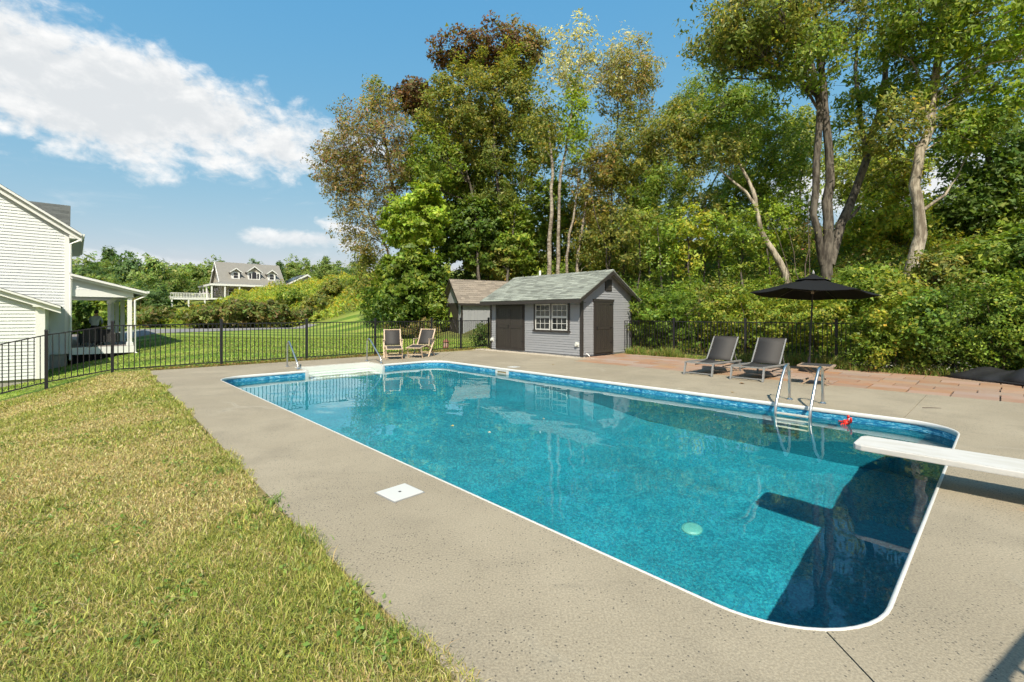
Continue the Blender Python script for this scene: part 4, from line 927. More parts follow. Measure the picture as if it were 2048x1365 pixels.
        for s in (-1, 1):
            MB().hexa([(cx + s * (w / 2 + 0.42), y0 - 0.5, z0 + h - 0.24), (cx, y0 - 0.5, z0 + h + w * 0.42 + 0.0), (cx, y0 - 0.41, z0 + h + w * 0.42 + 0.0), (cx + s * (w / 2 + 0.42), y0 - 0.41, z0 + h - 0.24),
                       (cx + s * (w / 2 + 0.42), y0 - 0.5, z0 + h - 0.02), (cx, y0 - 0.5, z0 + h + w * 0.42 + 0.25), (cx, y0 - 0.41, z0 + h + w * 0.42 + 0.25), (cx + s * (w / 2 + 0.42), y0 - 0.41, z0 + h - 0.02)]).build('dormer_trim', K['trim_white'], dm)
        if arch:
            for a, b in ((-1.05, -0.65), (0.65, 1.05)): MB().box(cx + a, cx + b, y0 - 0.03, y0 - 0.001, z0 + 0.35, z0 + 1.6).build('pane', K['glass'], dm)
            ap = [(cx - 0.48, z0 + 0.35), (cx + 0.48, z0 + 0.35)] + [(cx + 0.48 * math.cos(t), z0 + 1.5 + 0.48 * math.sin(t)) for t in np.linspace(0, math.pi, 9)]
            MB().prism(ap, 'y', y0 - 0.05, y0 - 0.001).build('arched_pane', K['glass'], dm)
        else:
            for a, b in ((0.35, 0.92), (1.0, 1.55)): MB().box(cx - 0.45, cx + 0.45, y0 - 0.03, y0 - 0.001, z0 + a, z0 + b).build('pane', K['glass'], dm)
    # raised white deck at the end
    dk = MB().box(-9.6, -d - 0.05, -0.5, 6.0, -0.42, -0.05).build('side_deck', K['trim_white'], far_house)
    for x, y in ((-9.4, -0.3), (-6.4, -0.3), (-3.4, -0.3), (-9.4, 5.6)):
        MB().box(x - 0.14, x + 0.14, y - 0.14, y + 0.14, -4.0, -0.43).build('deck_post', K['trim_white'], dk)
    for (a, b) in (((-9.6, -0.45), (-d, -0.45)), ((-9.55, -0.45), (-9.55, 6.0))):
        for z in (0.1, 1.0): MB().bar((*a, z), (*b, z), 0.12, 0.1).build('railing', K['trim_white'], dk)
        n = 26
        for k in range(n):
            t = k / (n - 1); x, y = a[0] + (b[0] - a[0]) * t, a[1] + (b[1] - a[1]) * t; MB().box(x - 0.05, x + 0.05, y - 0.05, y + 0.05, -0.05, 1.0).build('baluster', K['trim_white'], dk)
    MB().lathe([(0.5, 0.0), (0.42, 0.1), (0.05, 0.16)], 14).build('satellite_dish', K['trim_white'], far_house, loc=(-0.75, 5.8, 6.7)).rotation_euler = (0, -1.2, 0)
build_far_house()
barn_o = at(566, 590, 118)
barn = empty('solar_barn', barn_o, TH, 'low outbuilding with dark solar panels on its roof beside the hill house', 'building')
def build_barn():
    # ridge along local y (away), slope with panels towards -x, gable towards the viewer
    W, L, ev, rg = 9.5, 7.0, 2.0, 5.3
    MB().prism([(0, -3), (W, -3), (W, ev + 0.4), (W * 0.62, rg - 0.1), (0, ev)], 'y', 0, L).build('wall', K['grey_board'], barn)
    a, b = (-0.5, ev - 0.15), (W * 0.62, rg); c = (W + 0.5, ev + 0.2)
    r = MB()
    for p, q in ((a, b), (c, b)): r.hexa([(p[0], -0.5, p[1]), (q[0], -0.5, q[1]), (q[0], L + 0.5, q[1]), (p[0], L + 0.5, p[1]), (p[0], -0.5, p[1] + 0.2), (q[0], -0.5, q[1] + 0.2), (q[0], L + 0.5, q[1] + 0.2), (p[0], L + 0.5, p[1] + 0.2)])
    r.build('roof', K['roof_taupe'], barn)
    for p, q in ((a, b), (c, b)): MB().hexa([(p[0], -0.62, p[1] - 0.2), (q[0], -0.62, q[1] - 0.2), (q[0], -0.51, q[1] - 0.2), (p[0], -0.51, p[1] - 0.2), (p[0], -0.62, p[1] + 0.2), (q[0], -0.62, q[1] + 0.2), (q[0], -0.51, q[1] + 0.2), (p[0], -0.51, p[1] + 0.2)]).build('rake_board', K['trim_white'], barn)
    for i in range(4):
        for j in range(5):
            s0, s1 = 0.08 + i * 0.21, 0.08 + i * 0.21 + 0.20; y0 = 0.2 + j * 1.35
            P = lambda s, y, h: (a[0] + (b[0] - a[0]) * s - 0.44 * h, y, a[1] + (b[1] - a[1]) * s + 0.9 * h)
            MB().hexa([P(s0, y0, 0.24), P(s1, y0, 0.24), P(s1, y0 + 1.3, 0.24), P(s0, y0 + 1.3, 0.24), P(s0, y0, 0.32), P(s1, y0, 0.32), P(s1, y0 + 1.3, 0.32), P(s0, y0 + 1.3, 0.32)]).build('solar_panel', K['solar'], barn)
    for x0, x1 in ((5.2, 6.8), (7.0, 8.6)):
        f = MB().box(x0 - 0.15, x1 + 0.15, -0.06, -0.001, 0.4, 3.0 if x0 < 6 else 2.6).build('window_frame', K['trim_white'], barn); MB().box(x0, x1, -0.09, -0.061, 0.6, 2.5).build('pane', K['glass'], f)
build_barn()
# ------------------------------------------------------------------ fences
PICKET = MB().box(-0.009, 0.009, -0.009, 0.009, 0.0, 1.14).mesh('picket', K['fence'])
def make_post():
    m = MB().box(-0.032, 0.032, -0.032, 0.032, -0.15, 1.30); m.hexa([(-0.038, -0.038, 1.30), (0.038, -0.038, 1.30), (0.038, 0.038, 1.30), (-0.038, 0.038, 1.30), (-0.03, -0.03, 1.335), (0.03, -0.03, 1.335), (0.03, 0.03, 1.335), (-0.03, 0.03, 1.335)])
    return m.mesh('post', K['fence'])
POST = make_post()
def fence(name, label, posts, origin, rz):
    """posts: (x, y, z) in the pool frame"""
    f = empty(name, origin, rz, label, 'fence')
    for p in posts: obj('post', POST, f, p)
    for a, b in zip(posts[:-1], posts[1:]):
        A, B = Vector(a), Vector(b); d = B - A; L = d.length; n = max(2, round(L / 0.107))
        for z, h in ((1.205, 0.028), (0.09, 0.028)): MB().bar(A + Vector((0, 0, z)), B + Vector((0, 0, z)), 0.028, h).build('rail', K['fence'], f)
        for k in range(1, n): obj('picket', PICKET, f, A + d * (k / n) + Vector((0, 0, 0.075)))
    return f
fz = {-8.6: -1.45, -6.2: -1.05, -4.6: -0.66, -2.88: -0.22, -1.69: -0.02}
fence('metal_fence', 'black metal picket fence between the pool and the mown lawn',
      [(v, 15.2, fz.get(v, 0.0)) for v in (-6.2, -4.6, -2.88, -1.69, 0.71, 3.11, 5.51, 7.91, 9.35, 10.87)], D0, TH)
fence('metal_fence', 'black metal picket fence overgrown by the hedge behind the loungers',
      [(13.0, u, 0.02) for u in (9.75, 7.63, 5.23, 2.83, 0.43)], D0, TH)

# ------------------------------------------------------------------ pool fittings
def arc_pts(c, r, t0, t1, n, plane):
    return [plane(c[0] + r * math.cos(math.radians(t0 + (t1 - t0) * k / n)), c[1] + r * math.sin(math.radians(t0 + (t1 - t0) * k / n))) for k in range(n + 1)]
def build_ladder():
    t = empty('pool_ladder', D0, TH, 'stainless steel pool ladder with looped handrails and pale treads', 'ladder')
    for u in (2.17, 1.68):
        pl = lambda a, b: (a, u, b)
        pts = [pl(6.63, 0.0), pl(6.63, 0.40)] + arc_pts((6.48, 0.46), 0.15, 0, 150, 8, pl) + [pl(6.22, 0.40), pl(6.00, 0.10), pl(5.93, -0.02), pl(5.91, -0.14), pl(5.91, -1.15)]
        r = MB().tube(pts, 0.0225, 12).build('handrail', K['steel'], t, smooth=True); r.cycles.is_caustics_receiver = True
        MB().lathe([(0.055, 0.0), (0.055, 0.012), (0.03, 0.03)], 14).build('flange', K['steel'], r, loc=(6.63, u, 0.001))
    for z in (-0.115, -0.40, -0.68, -0.96):
        s = MB().box(5.86, 5.95, 1.70, 2.15, z - 0.012, z + 0.012).build('tread', mat('cream_tread', (0.40, 0.41, 0.37), 0.5) if z > -0.2 else bpy.data.materials['cream_tread'], t, bevel=0.006); s.cycles.is_caustics_receiver = True
build_ladder()
def step_rail(label, v, uo, ui):
    t = empty('step_handrail', PV(uo, v), TH, label, 'handrail', 'handrails beside the pool steps')
    pl = lambda a, b: (0, -a, b); w = uo - ui
    pts = [pl(0, 0), pl(0, 0.55)] + [pl(0.13 - 0.13 * math.cos(a), 0.58 + 0.13 * math.sin(a)) for a in np.linspace(0.1, 2.35, 8)] + [pl(w - 0.10, 0.20), pl(w - 0.02, 0.10), pl(w, 0.0)]
    MB().tube(pts, 0.021, 12).build('rail', K['steel'], t, smooth=True)
    for a in (0, w): MB().lathe([(0.05, 0.0), (0.05, 0.012), (0.028, 0.028)], 14).build('flange', K['steel'], t, loc=(0, -a, 0.001))
step_rail('steel step handrail nearer the house, seen almost edge-on', 1.98, 13.5, 12.62)
step_rail('steel step handrail in front of the wooden deck chairs', 4.34, 13.44, 12.50)

def build_board():
    t = empty('diving_board', PV(0, 0), TH, 'white diving board on a low stand over the deep end', 'diving board')
    v0, v1, u0, u1 = 2.82, 3.29, -1.95, 0.57; r = 0.07
    pts = [(v0, u0), (v1, u0), (v1, u1 - r), (v1 - r * 0.3, u1 - r * 0.3), (v1 - r, u1), (v0 + r, u1), (v0 + r * 0.3, u1 - r * 0.3), (v0, u1 - r)]
    MB().prism(pts, 'z', 0.238, 0.288).build('board', K['board'], t, bevel=0.008)
    MB().box(v0 + 0.02, v1 - 0.02, u0 + 0.02, u1 - 0.04, 0.2885, 0.2905).build('grip_surface', K['board'], t)
    for v in (2.88, 3.23):
        s = MB().bar((v, -0.75, 0.21), (v, -1.9, 0.21), 0.04, 0.03).build('stand_rail', K['trim_white'], t)
        MB().bar((v, -0.80, 0.20), (v, -1.25, 0.01), 0.05, 0.05).build('stand_leg', K['trim_white'], t); MB().bar((v, -1.85, 0.20), (v, -1.30, 0.01), 0.05, 0.05).build('stand_leg', K['trim_white'], t)
    MB().box(2.84, 3.27, -1.5, -1.05, 0.002, 0.014).build('base_plate', K['alu'], t)
    MB().tube([(2.80, -0.72, 0.222), (3.31, -0.72, 0.222)], 0.016, 10).build('fulcrum_bar', K['steel'], t)
    for v in (2.95, 3.16): MB().lathe([(0.016, 0), (0.016, 0.006), (0.008, 0.01)], 10).build('bolt', mat('rusty_bolt', (0.22, 0.10, 0.05), 0.7) if v < 3 else bpy.data.materials['rusty_bolt'], t, loc=(v, -0.75, 0.2905))
build_board()

def skimmer_lid(label, u, v, s):
    t = empty('skimmer_lid', PV(u, v), TH + (0.06 if s > 0.2 else 0), label, 'lid')
    MB().box(-s / 2, s / 2, -s / 2, s / 2, 0.0005, 0.009).build('cover', K['white_vinyl'], t, bevel=0.003)
    MB().box(-s / 2 - 0.012, s / 2 + 0.012, -s / 2 - 0.012, s / 2 + 0.012, -0.01, 0.003).build('rim', K['alu'], t)
    MB().lathe([(0.012, 0), (0.012, 0.002), (0.004, 0.0022)], 10).build('finger_hole', K['dark_eye'], t, loc=(0, 0, 0.0091))
skimmer_lid('square white skimmer lid set in the concrete beside the lawn', 3.04, -0.42, 0.275)
skimmer_lid('white skimmer lid in the concrete opposite, in front of the shed', 9.05, 6.57, 0.27)

def build_crab():
    c = PV(1.22, 5.93, WATER); t = empty('pool_toy', c, TH + 3.5, 'small red crab-shaped toy floating by the pool wall', 'toy'); t.scale = (0.8, 0.8, 0.8)
    MB().ball((0, 0, 0.035), (0.085, 0.065, 0.05), 14, 8).build('body', K['red_vinyl'], t, smooth=True)
    for s in (-1, 1):
        MB().tube([(s * 0.06, 0.03, 0.04), (s * 0.11, 0.05, 0.065), (s * 0.12, 0.05, 0.10)], [0.018, 0.018, 0.02], 8).build('arm', K['red_vinyl'], t, smooth=True)
        MB().ball((s * 0.118, 0.05, 0.12), (0.032, 0.022, 0.036), 8, 6).build('claw', K['red_vinyl'], t, smooth=True)
        e = MB().ball((s * 0.028, 0.05, 0.09), 0.018, 8, 6).build('eye', K['white_vinyl'], t, smooth=True); MB().ball((s * 0.028, 0.067, 0.092), 0.008, 6, 4).build('pupil', K['dark_eye'], e)
        for k in range(3): MB().tube([(s * 0.07, -0.02 - 0.02 * k, 0.02), (s * 0.12, -0.03 - 0.03 * k, 0.03), (s * 0.14, -0.035 - 0.035 * k, 0.0)], [0.012, 0.01, 0.006], 6).build('leg', K['red_vinyl'], t)
build_crab()

# ------------------------------------------------------------------ sun loungers
def build_loungers():
    t = empty('sun_lounger', PV(4.70, 8.62), TH, 'grey-framed black mesh sun lounger farther from the parasol', 'lounger', 'sun loungers on the terrace')
    w = 0.34; L = 1.70
    # local x runs from foot to head, y across
    for s in (-1, 1):
        MB().hexa([(0.0, s * w - 0.016, 0.285), (L, s * w - 0.016, 0.25), (L, s * w + 0.016, 0.25), (0.0, s * w + 0.016, 0.285), (0.0, s * w - 0.016, 0.325), (L, s * w - 0.016, 0.29), (L, s * w + 0.016, 0.29), (0.0, s * w + 0.016, 0.325)]).build('side_rail', K['alu'], t, bevel=0.004)
        MB().bar((0.02, s * w, 0.29), (-0.06, s * w, 0.0), 0.032, 0.05, up=(1, 0, 0)).build('leg', K['alu'], t)
        MB().bar((L - 0.12, s * w, 0.26), (L - 0.04, s * w, 0.0), 0.032, 0.05, up=(1, 0, 0)).build('leg', K['alu'], t)
    MB().bar((-0.045, -w, 0.055), (-0.045, w, 0.055), 0.022, 0.022).build('foot_bar', K['alu'], t)
    MB().bar((L - 0.05, -w, 0.055), (L - 0.05, w, 0.055), 0.022, 0.022).build('foot_bar', K['alu'], t)
    MB().bar((0.0, -w, 0.30), (0.0, w, 0.30), 0.03, 0.03).build('cross_bar', K['alu'], t)
    MB().bar((0.55, -w, 0.20), (1.5, -w, 0.20), 0.02).build('adjuster_rail', K['canvas'], t); MB().bar((0.55, w, 0.20), (1.5, w, 0.20), 0.02).build('adjuster_rail', K['canvas'], t)
    hx, hz = 1.14, 0.30; tx, tz = 1.60, 0.885
    # seat sling sags a little
    mb = MB(); n = 12
    for k in range(n + 1):
        f = k / n; x = 0.01 + (hx - 0.02) * f; z = 0.318 - 0.028 * f - 0.05 * math.sin(math.pi * f)
        for j, y in enumerate((-w + 0.018, 0, w - 0.018)): mb.v.append((x, y, z - (0.015 if j == 1 else 0)))
    for k in range(n):
        for j in range(2): mb.f.append((k * 3 + j, k * 3 + j + 1, k * 3 + j + 4, k * 3 + j + 3))
    seat = mb.build('seat_sling', K['sling'], t, smooth=True)
    sm = seat.modifiers.new('thickness', 'SOLIDIFY'); sm.thickness = 0.006
    d = Vector((tx - hx, 0, tz - hz)); nn = Vector((-d.z, 0, d.x)).normalized()
    for s in (-1, 1):
        MB().bar((hx, s * (w - 0.03), hz), (tx, s * (w - 0.03), tz), 0.026, 0.026).build('back_tube', K['alu'], t)
    MB().bar((tx, -w + 0.03, tz), (tx, w - 0.03, tz), 0.03, 0.03).build('back_tube', K['sling'], t)
    mb = MB()
    for k in range(7):
        f = k / 6; p = Vector((hx, 0, hz)) + d * f - nn * 0.02 * math.sin(math.pi * f)
        for y in (-w + 0.045, w - 0.045): mb.v.append((p.x, y, p.z))
    for k in range(6): mb.f.append((2 * k, 2 * k + 1, 2 * k + 3, 2 * k + 2))
    b = mb.build('back_sling', K['sling'], t, smooth=True); sm = b.modifiers.new('thickness', 'SOLIDIFY'); sm.thickness = 0.006
    MB().bar((hx + 0.22, -w + 0.05, hz + 0.26), (hx + 0.42, -w + 0.05, 0.21), 0.02).build('back_prop', K['alu'], t); MB().bar((hx + 0.22, w - 0.05, hz + 0.26), (hx + 0.42, w - 0.05, 0.21), 0.02).build('back_prop', K['alu'], t)
    c = copy_tree(t); c.location = PV(3.56, 8.55); c['label'] = 'grey-framed black mesh sun lounger right beside the small wooden table'
build_loungers()

# ------------------------------------------------------------------ small table, parasol
def build_table():
    t = empty('side_table', PV(2.37, 9.13), TH + 0.1, 'small weathered wooden folding table with dark top by the loungers', 'table')
    W = 0.29
    for s in (-1, 1):
        MB().box(-W, W, s * W - 0.025, s * W + 0.025, 0.37, 0.405).build('top_rail', K['old_wood'], t, bevel=0.004)
        MB().box(s * W - 0.025, s * W + 0.025, -W + 0.026, W - 0.026, 0.372, 0.403).build('top_rail', K['old_wood'], t, bevel=0.004)
    top = MB().box(-W + 0.026, W - 0.026, -W + 0.026, W - 0.026, 0.385, 0.409).build('top_panel', K['sling'], t)
    for s in (-1, 1):
        MB().bar((s * 0.235, -0.24, 0.37), (s * 0.235, 0.24, 0.0), 0.028, 0.04, up=(1, 0, 0)).build('leg', K['old_wood'], t)
        MB().bar((s * 0.20, 0.24, 0.37), (s * 0.20, -0.24, 0.0), 0.028, 0.04, up=(1, 0, 0)).build('leg', K['old_wood'], t)
    MB().bar((-0.235, 0.19, 0.075), (0.235, 0.19, 0.075), 0.03).build('stretcher', K['old_wood'], t); MB().bar((-0.2, -0.19, 0.075), (0.2, -0.19, 0.075), 0.03).build('stretcher', K['old_wood'], t)
build_table()
def build_parasol():
    b = Vector((7.70, 12.05, 0.0)); t = empty('parasol', b, 0.25, 'open black canvas market parasol leaning slightly over the terrace', 'parasol')
    MB().lathe([(0.24, 0.0), (0.24, 0.05), (0.20, 0.075), (0.05, 0.09), (0.035, 0.30), (0.035, 0.36)], 20).build('base', K['fence'], t, smooth=True)
    lean = Matrix.Rotation(0.075, 4, 'Y') @ Matrix.Rotation(-0.02, 4, 'X'); T = lambda p: tuple(lean @ Vector(p))
    MB().tube([T((0, 0, 0.05)), T((0, 0, 2.57))], 0.021, 12).build('pole', K['fence'], t, smooth=True)
    MB().tube([T((0, 0, 2.02)), T((0, 0, 2.10))], 0.035, 12).build('runner', K['teak'], t)
    N = 6; R = 1.46; za, ze = 2.47, 2.02
    def P(k, f, drop=0.0):
        a = 2 * math.pi * k / N + 0.35; r = R * f; return (r * math.cos(a), r * math.sin(a), za + (ze - za) * f ** 0.92 - drop)
    mb = MB(); rows = 7; sub = 6; m = N * sub
    for i in range(rows):
        f = 0.16 + 0.84 * i / (rows - 1)
        for k in range(N):
            for j in range(sub):
                q = j / sub; A, B = Vector(P(k, f)), Vector(P(k + 1, f)); p = A.lerp(B, q); p.z -= 0.05 * f * math.sin(math.pi * q) * (0.6 + 0.4 * f); mb.v.append(T(p))
    for i in range(rows - 1):
        for k in range(m): mb.f.append((i * m + k, i * m + (k + 1) % m, (i + 1) * m + (k + 1) % m, (i + 1) * m + k))
    can = mb.build('canopy', K['canvas'], t); s = can.modifiers.new('thickness', 'SOLIDIFY'); s.thickness = 0.004
    mb = MB()
    for f, dz in ((0.02, 0.075), (0.12, 0.045), (0.30, 0.035)):
        for k in range(N):
            p = P(k, f); mb.v.append(T((p[0], p[1], p[2] + dz)))
    mb.f = [(i * N + k, i * N + (k + 1) % N, (i + 1) * N + (k + 1) % N, (i + 1) * N + k) for i in range(2) for k in range(N)]
    vent = mb.build('vent_cap', K['canvas'], can); s = vent.modifiers.new('thickness', 'SOLIDIFY'); s.thickness = 0.004
    MB().lathe([(0.03, 0), (0.035, 0.03), (0.02, 0.06), (0.008, 0.10)], 10).build('finial', K['alu'], t, smooth=True, loc=T((0, 0, 2.54)))
    for k in range(N):
        rb = MB().tube([T(P(k, 0.03, 0.03)), T(P(k, 0.5, 0.035)), T(P(k, 0.985, 0.02))], 0.010, 6).build('rib', K['fence'], t)
        MB().tube([T((0, 0, 2.06)), T(P(k, 0.48, 0.05))], 0.008, 6).build('strut', K['fence'], rb)
build_parasol()

# ------------------------------------------------------------------ wooden deck chairs
def build_chairs():
    t = empty('deck_chair', PV(14.0, 5.55), math.pi + 0.32, 'pale wooden folding deck chair with black sling, squarely facing the pool', 'chair', 'deck chairs by the fence')
    w = 0.27       # local y forward (facing), x across
    def bar(n, a, b, wd=0.028, h=0.04): return MB().bar(a, b, wd, h, up=(1, 0, 0)).build(n, K['teak'], t)
    for s in (-1, 1):
        x = s * w
        bar('back_post', (x, 0.02, 0.30), (x, -0.34, 0.96)); bar('front_leg', (x + s * 0.03, 0.26, 0.0), (x + s * 0.03, -0.22, 0.60))
        bar('rear_leg', (x - s * 0.03, -0.34, 0.0), (x - s * 0.03, 0.26, 0.42)); bar('seat_rail', (x - s * 0.0, 0.02, 0.31), (x, 0.40, 0.42))
        a = MB().box(x + s * 0.03 - 0.03, x + s * 0.03 + 0.03, -0.28, 0.22, 0.60, 0.622).build('armrest', K['teak'], t, bevel=0.005)
        bar('arm_post', (x + s * 0.03, 0.18, 0.60), (x + s * 0.02, 0.22, 0.38), 0.025, 0.03)
        bar('footrest_rail', (x - s * 0.02, 0.38, 0.41), (x - s * 0.02, 0.80, 0.34)); bar('footrest_leg', (x - s * 0.01, 0.74, 0.35), (x - s * 0.01, 0.62, 0.0))
    for n, y, z in (('seat_bar', 0.40, 0.42), ('stretcher', 0.20, 0.11), ('stretcher', -0.28, 0.12), ('top_bar', -0.33, 0.94), ('footrest_bar', 0.80, 0.34), ('stretcher', 0.66, 0.10)):
        MB().bar((-w, y, z), (w, y, z), 0.035, 0.028).build(n, K['teak'], t)
    def sling(n, a, b, sag, wd=w - 0.018):
        mb = MB(); a, b = Vector(a), Vector(b)
        for k in range(7):
            p = a.lerp(b, k / 6); p.z -= sag * math.sin(math.pi * k / 6)
            for x in (-wd, wd): mb.v.append((x, p.y, p.z))
        for k in range(6): mb.f.append((2 * k, 2 * k + 1, 2 * k + 3, 2 * k + 2))
        o = mb.build(n, K['sling'], t, smooth=True); m = o.modifiers.new('thickness', 'SOLIDIFY'); m.thickness = 0.006
    sling('back_sling', (0, -0.05, 0.42), (0, -0.33, 0.93), 0.01); sling('seat_sling', (0, 0.0, 0.33), (0, 0.39, 0.43), 0.035); sling('footrest_sling', (0, 0.42, 0.42), (0, 0.79, 0.355), 0.02)
    c = copy_tree(t); c.location = PV(13.72, 6.62); c.rotation_euler.z = math.pi - 0.28; c['label'] = 'pale wooden folding deck chair with black sling, turned away beside its twin'
build_chairs()

# ------------------------------------------------------------------ rolled ground cloth, lantern, twig, leaves
def build_tarp():
    c = PV(0.2, 12.6); t = empty('ground_cloth', PV(0.78, 13.25), TH - 0.63, 'crumpled black ground cloth lying along the hedge on the terrace', 'cloth')
    rnd = random.Random(3); mb = MB(); nu, nv = 64, 12
    for i in range(nu + 1):
        u = -4.6 + 5.0 * i / nu; end = min(1.0, (0.42 - u) / 0.5, 1.0)
        for j in range(nv + 1):
            q = j / nv; env = math.sin(math.pi * q) ** 0.7 * max(0.06, min(1, end) ** 0.6)
            h = 0.36 * env * (0.75 + 0.25 * math.sin(u * 2.1) + 0.16 * math.sin(u * 6.3 + q * 5) + 0.10 * math.sin(u * 14 + q * 9))
            x = -0.36 + 0.72 * q + 0.05 * math.sin(u * 2.7 + 1) + 0.02 * math.sin(u * 11)
            mb.v.append((x, u + 0.02 * math.sin(q * 12 + u * 5), 0.006 + max(h, 0) + 0.01 * math.sin(u * 23 + q * 15) * env))
    for i in range(nu):
        for j in range(nv): a = i * (nv + 1) + j; mb.f.append((a, a + 1, a + nv + 2, a + nv + 1))
    o = mb.build('cloth', K['tarp'], t, smooth=True); m = o.modifiers.new('thickness', 'SOLIDIFY'); m.thickness = 0.006
    MB().tube([(-0.30 + 0.03 * math.sin(k), 0.35 - k * 0.45, 0.03) for k in range(12)], 0.022, 8).build('rolled_edge', K['tarp'], t, smooth=True)
build_tarp()
def build_lantern():
    p = at(892, 682, 20.6); g = gz(p.x, p.y); t = empty('garden_lantern', (p.x, p.y, g), 0, 'squat rusty red lantern standing on the grass behind the fence', 'lantern')
    MB().lathe([(0.15, 0.0), (0.15, 0.03), (0.12, 0.05), (0.12, 0.06)], 14).build('base', K['lamp_red'], t); MB().lathe([(0.115, 0.06), (0.115, 0.26)], 14).build('glass', mat('frosted_lantern_glass', (0.34, 0.22, 0.19), 0.3), t, smooth=True)
    MB().lathe([(0.15, 0.26), (0.15, 0.28), (0.06, 0.36), (0.03, 0.40)], 14).build('cap', K['lamp_red'], t)
    for k in range(4):
        a = k * math.pi / 2; MB().bar((0.125 * math.cos(a), 0.125 * math.sin(a), 0.05), (0.125 * math.cos(a), 0.125 * math.sin(a), 0.27), 0.012).build('cage_bar', K['lamp_red'], t)
build_lantern()
def build_bits():
    MB_ = MB().tube([(0, 0, 0.008), (0.14, -0.02, 0.012), (0.27, -0.025, 0.006)], [0.006, 0.005, 0.003], 6)
    p = at(1845, 817, 930 * 1.48 / 188); o = MB_.build('twig', K['twig'], loc=(p.x, p.y, 0)); tag(o, 'thin dry twig lying on the concrete past the ladder', 'twig')
    rnd = random.Random(2); pal = [(0.30, 0.20, 0.07), (0.22, 0.13, 0.06), (0.42, 0.30, 0.08), (0.45, 0.42, 0.30)]
    spots = [(PV(5.1, 1.6, WATER + 0.003), 'floating ochre leaf on the open water', 2, 0.05), (PV(4.45, 1.75, WATER + 0.003), 'pale petal floating on the pool below the ochre leaf', 3, 0.045), (PV(4.5, 2.9, WATER + 0.003), 'tiny pale petal floating near the middle of the pool', 3, 0.03),
             (Vector((4.9, 9.9, 0.004)), 'dark dead leaf on the concrete in front of the loungers', 1, 0.12), (Vector((1.2, 13.6, 0.004)), 'curled brown leaf on the concrete before the shed', 0, 0.08), (Vector((4.15, 8.75, 0.004)), 'small brown leaf near the pool coping', 0, 0.06)]
    for p, lab, c, s in spots:
        m = MB(); n = 8
        for k in range(n):
            a = 2 * math.pi * k / n; r = s * (0.5 if k % 2 else 0.42); m.v.append((r * math.cos(a) * 1.3, r * math.sin(a) * 0.7, 0.004 + 0.008 * (k % 3)))
        m.v.append((0, 0, 0.002)); m.f = [(k, (k + 1) % n, n) for k in range(n)]
        mt = mat('dead_leaf_%d' % c, pal[c], 0.7); o = m.build('fallen_leaf', mt, loc=p); o.rotation_euler = (0, 0, rnd.uniform(0, 6)); tag(o, lab, 'leaf', 'fallen leaves')
build_bits()

# ------------------------------------------------------------------ raised deck railing of the house behind the viewer (its shadow crosses the concrete)
def build_railing():
    a, b = Vector((1.15, -0.80, 0)), Vector((5.2, 1.60, 0)); h = 1.5; off = Vector((-0.054, -2.50 + 0.0, 0))
    A, B = Vector((1.90, 1.86, 0)) + Vector((-0.03, -1.38, 0)), Vector((2.54, 2.24, 0)) + Vector((-0.03, -1.38, 0))
    d = (B - A).normalized(); A = A - d * 0.9; B = A + d * 4.2
    t = empty('deck_railing', A, math.atan2(d.y, d.x), 'railing of a raised deck, its shadow crossing the concrete corner', 'railing')
    L = 4.2
    MB().box(0, L, -0.018, 0.018, h - 0.03, h).build('handrail', K['trim_white'], t); MB().box(0, L, -0.03, 0.03, h - 0.95, h - 0.90).build('bottom_rail', K['trim_white'], t)
    for k in range(32): MB().box(0.1 + k * 0.13, 0.1 + k * 0.13 + 0.018, -0.009, 0.009, h - 0.9, h - 0.04).build('baluster', K['trim_white'], t)
    for x in (0.04, L - 0.04): MB().box(x - 0.05, x + 0.05, -0.05, 0.05, gz(A.x, A.y), h - 0.04).build('post', K['trim_white'], t)
build_railing()

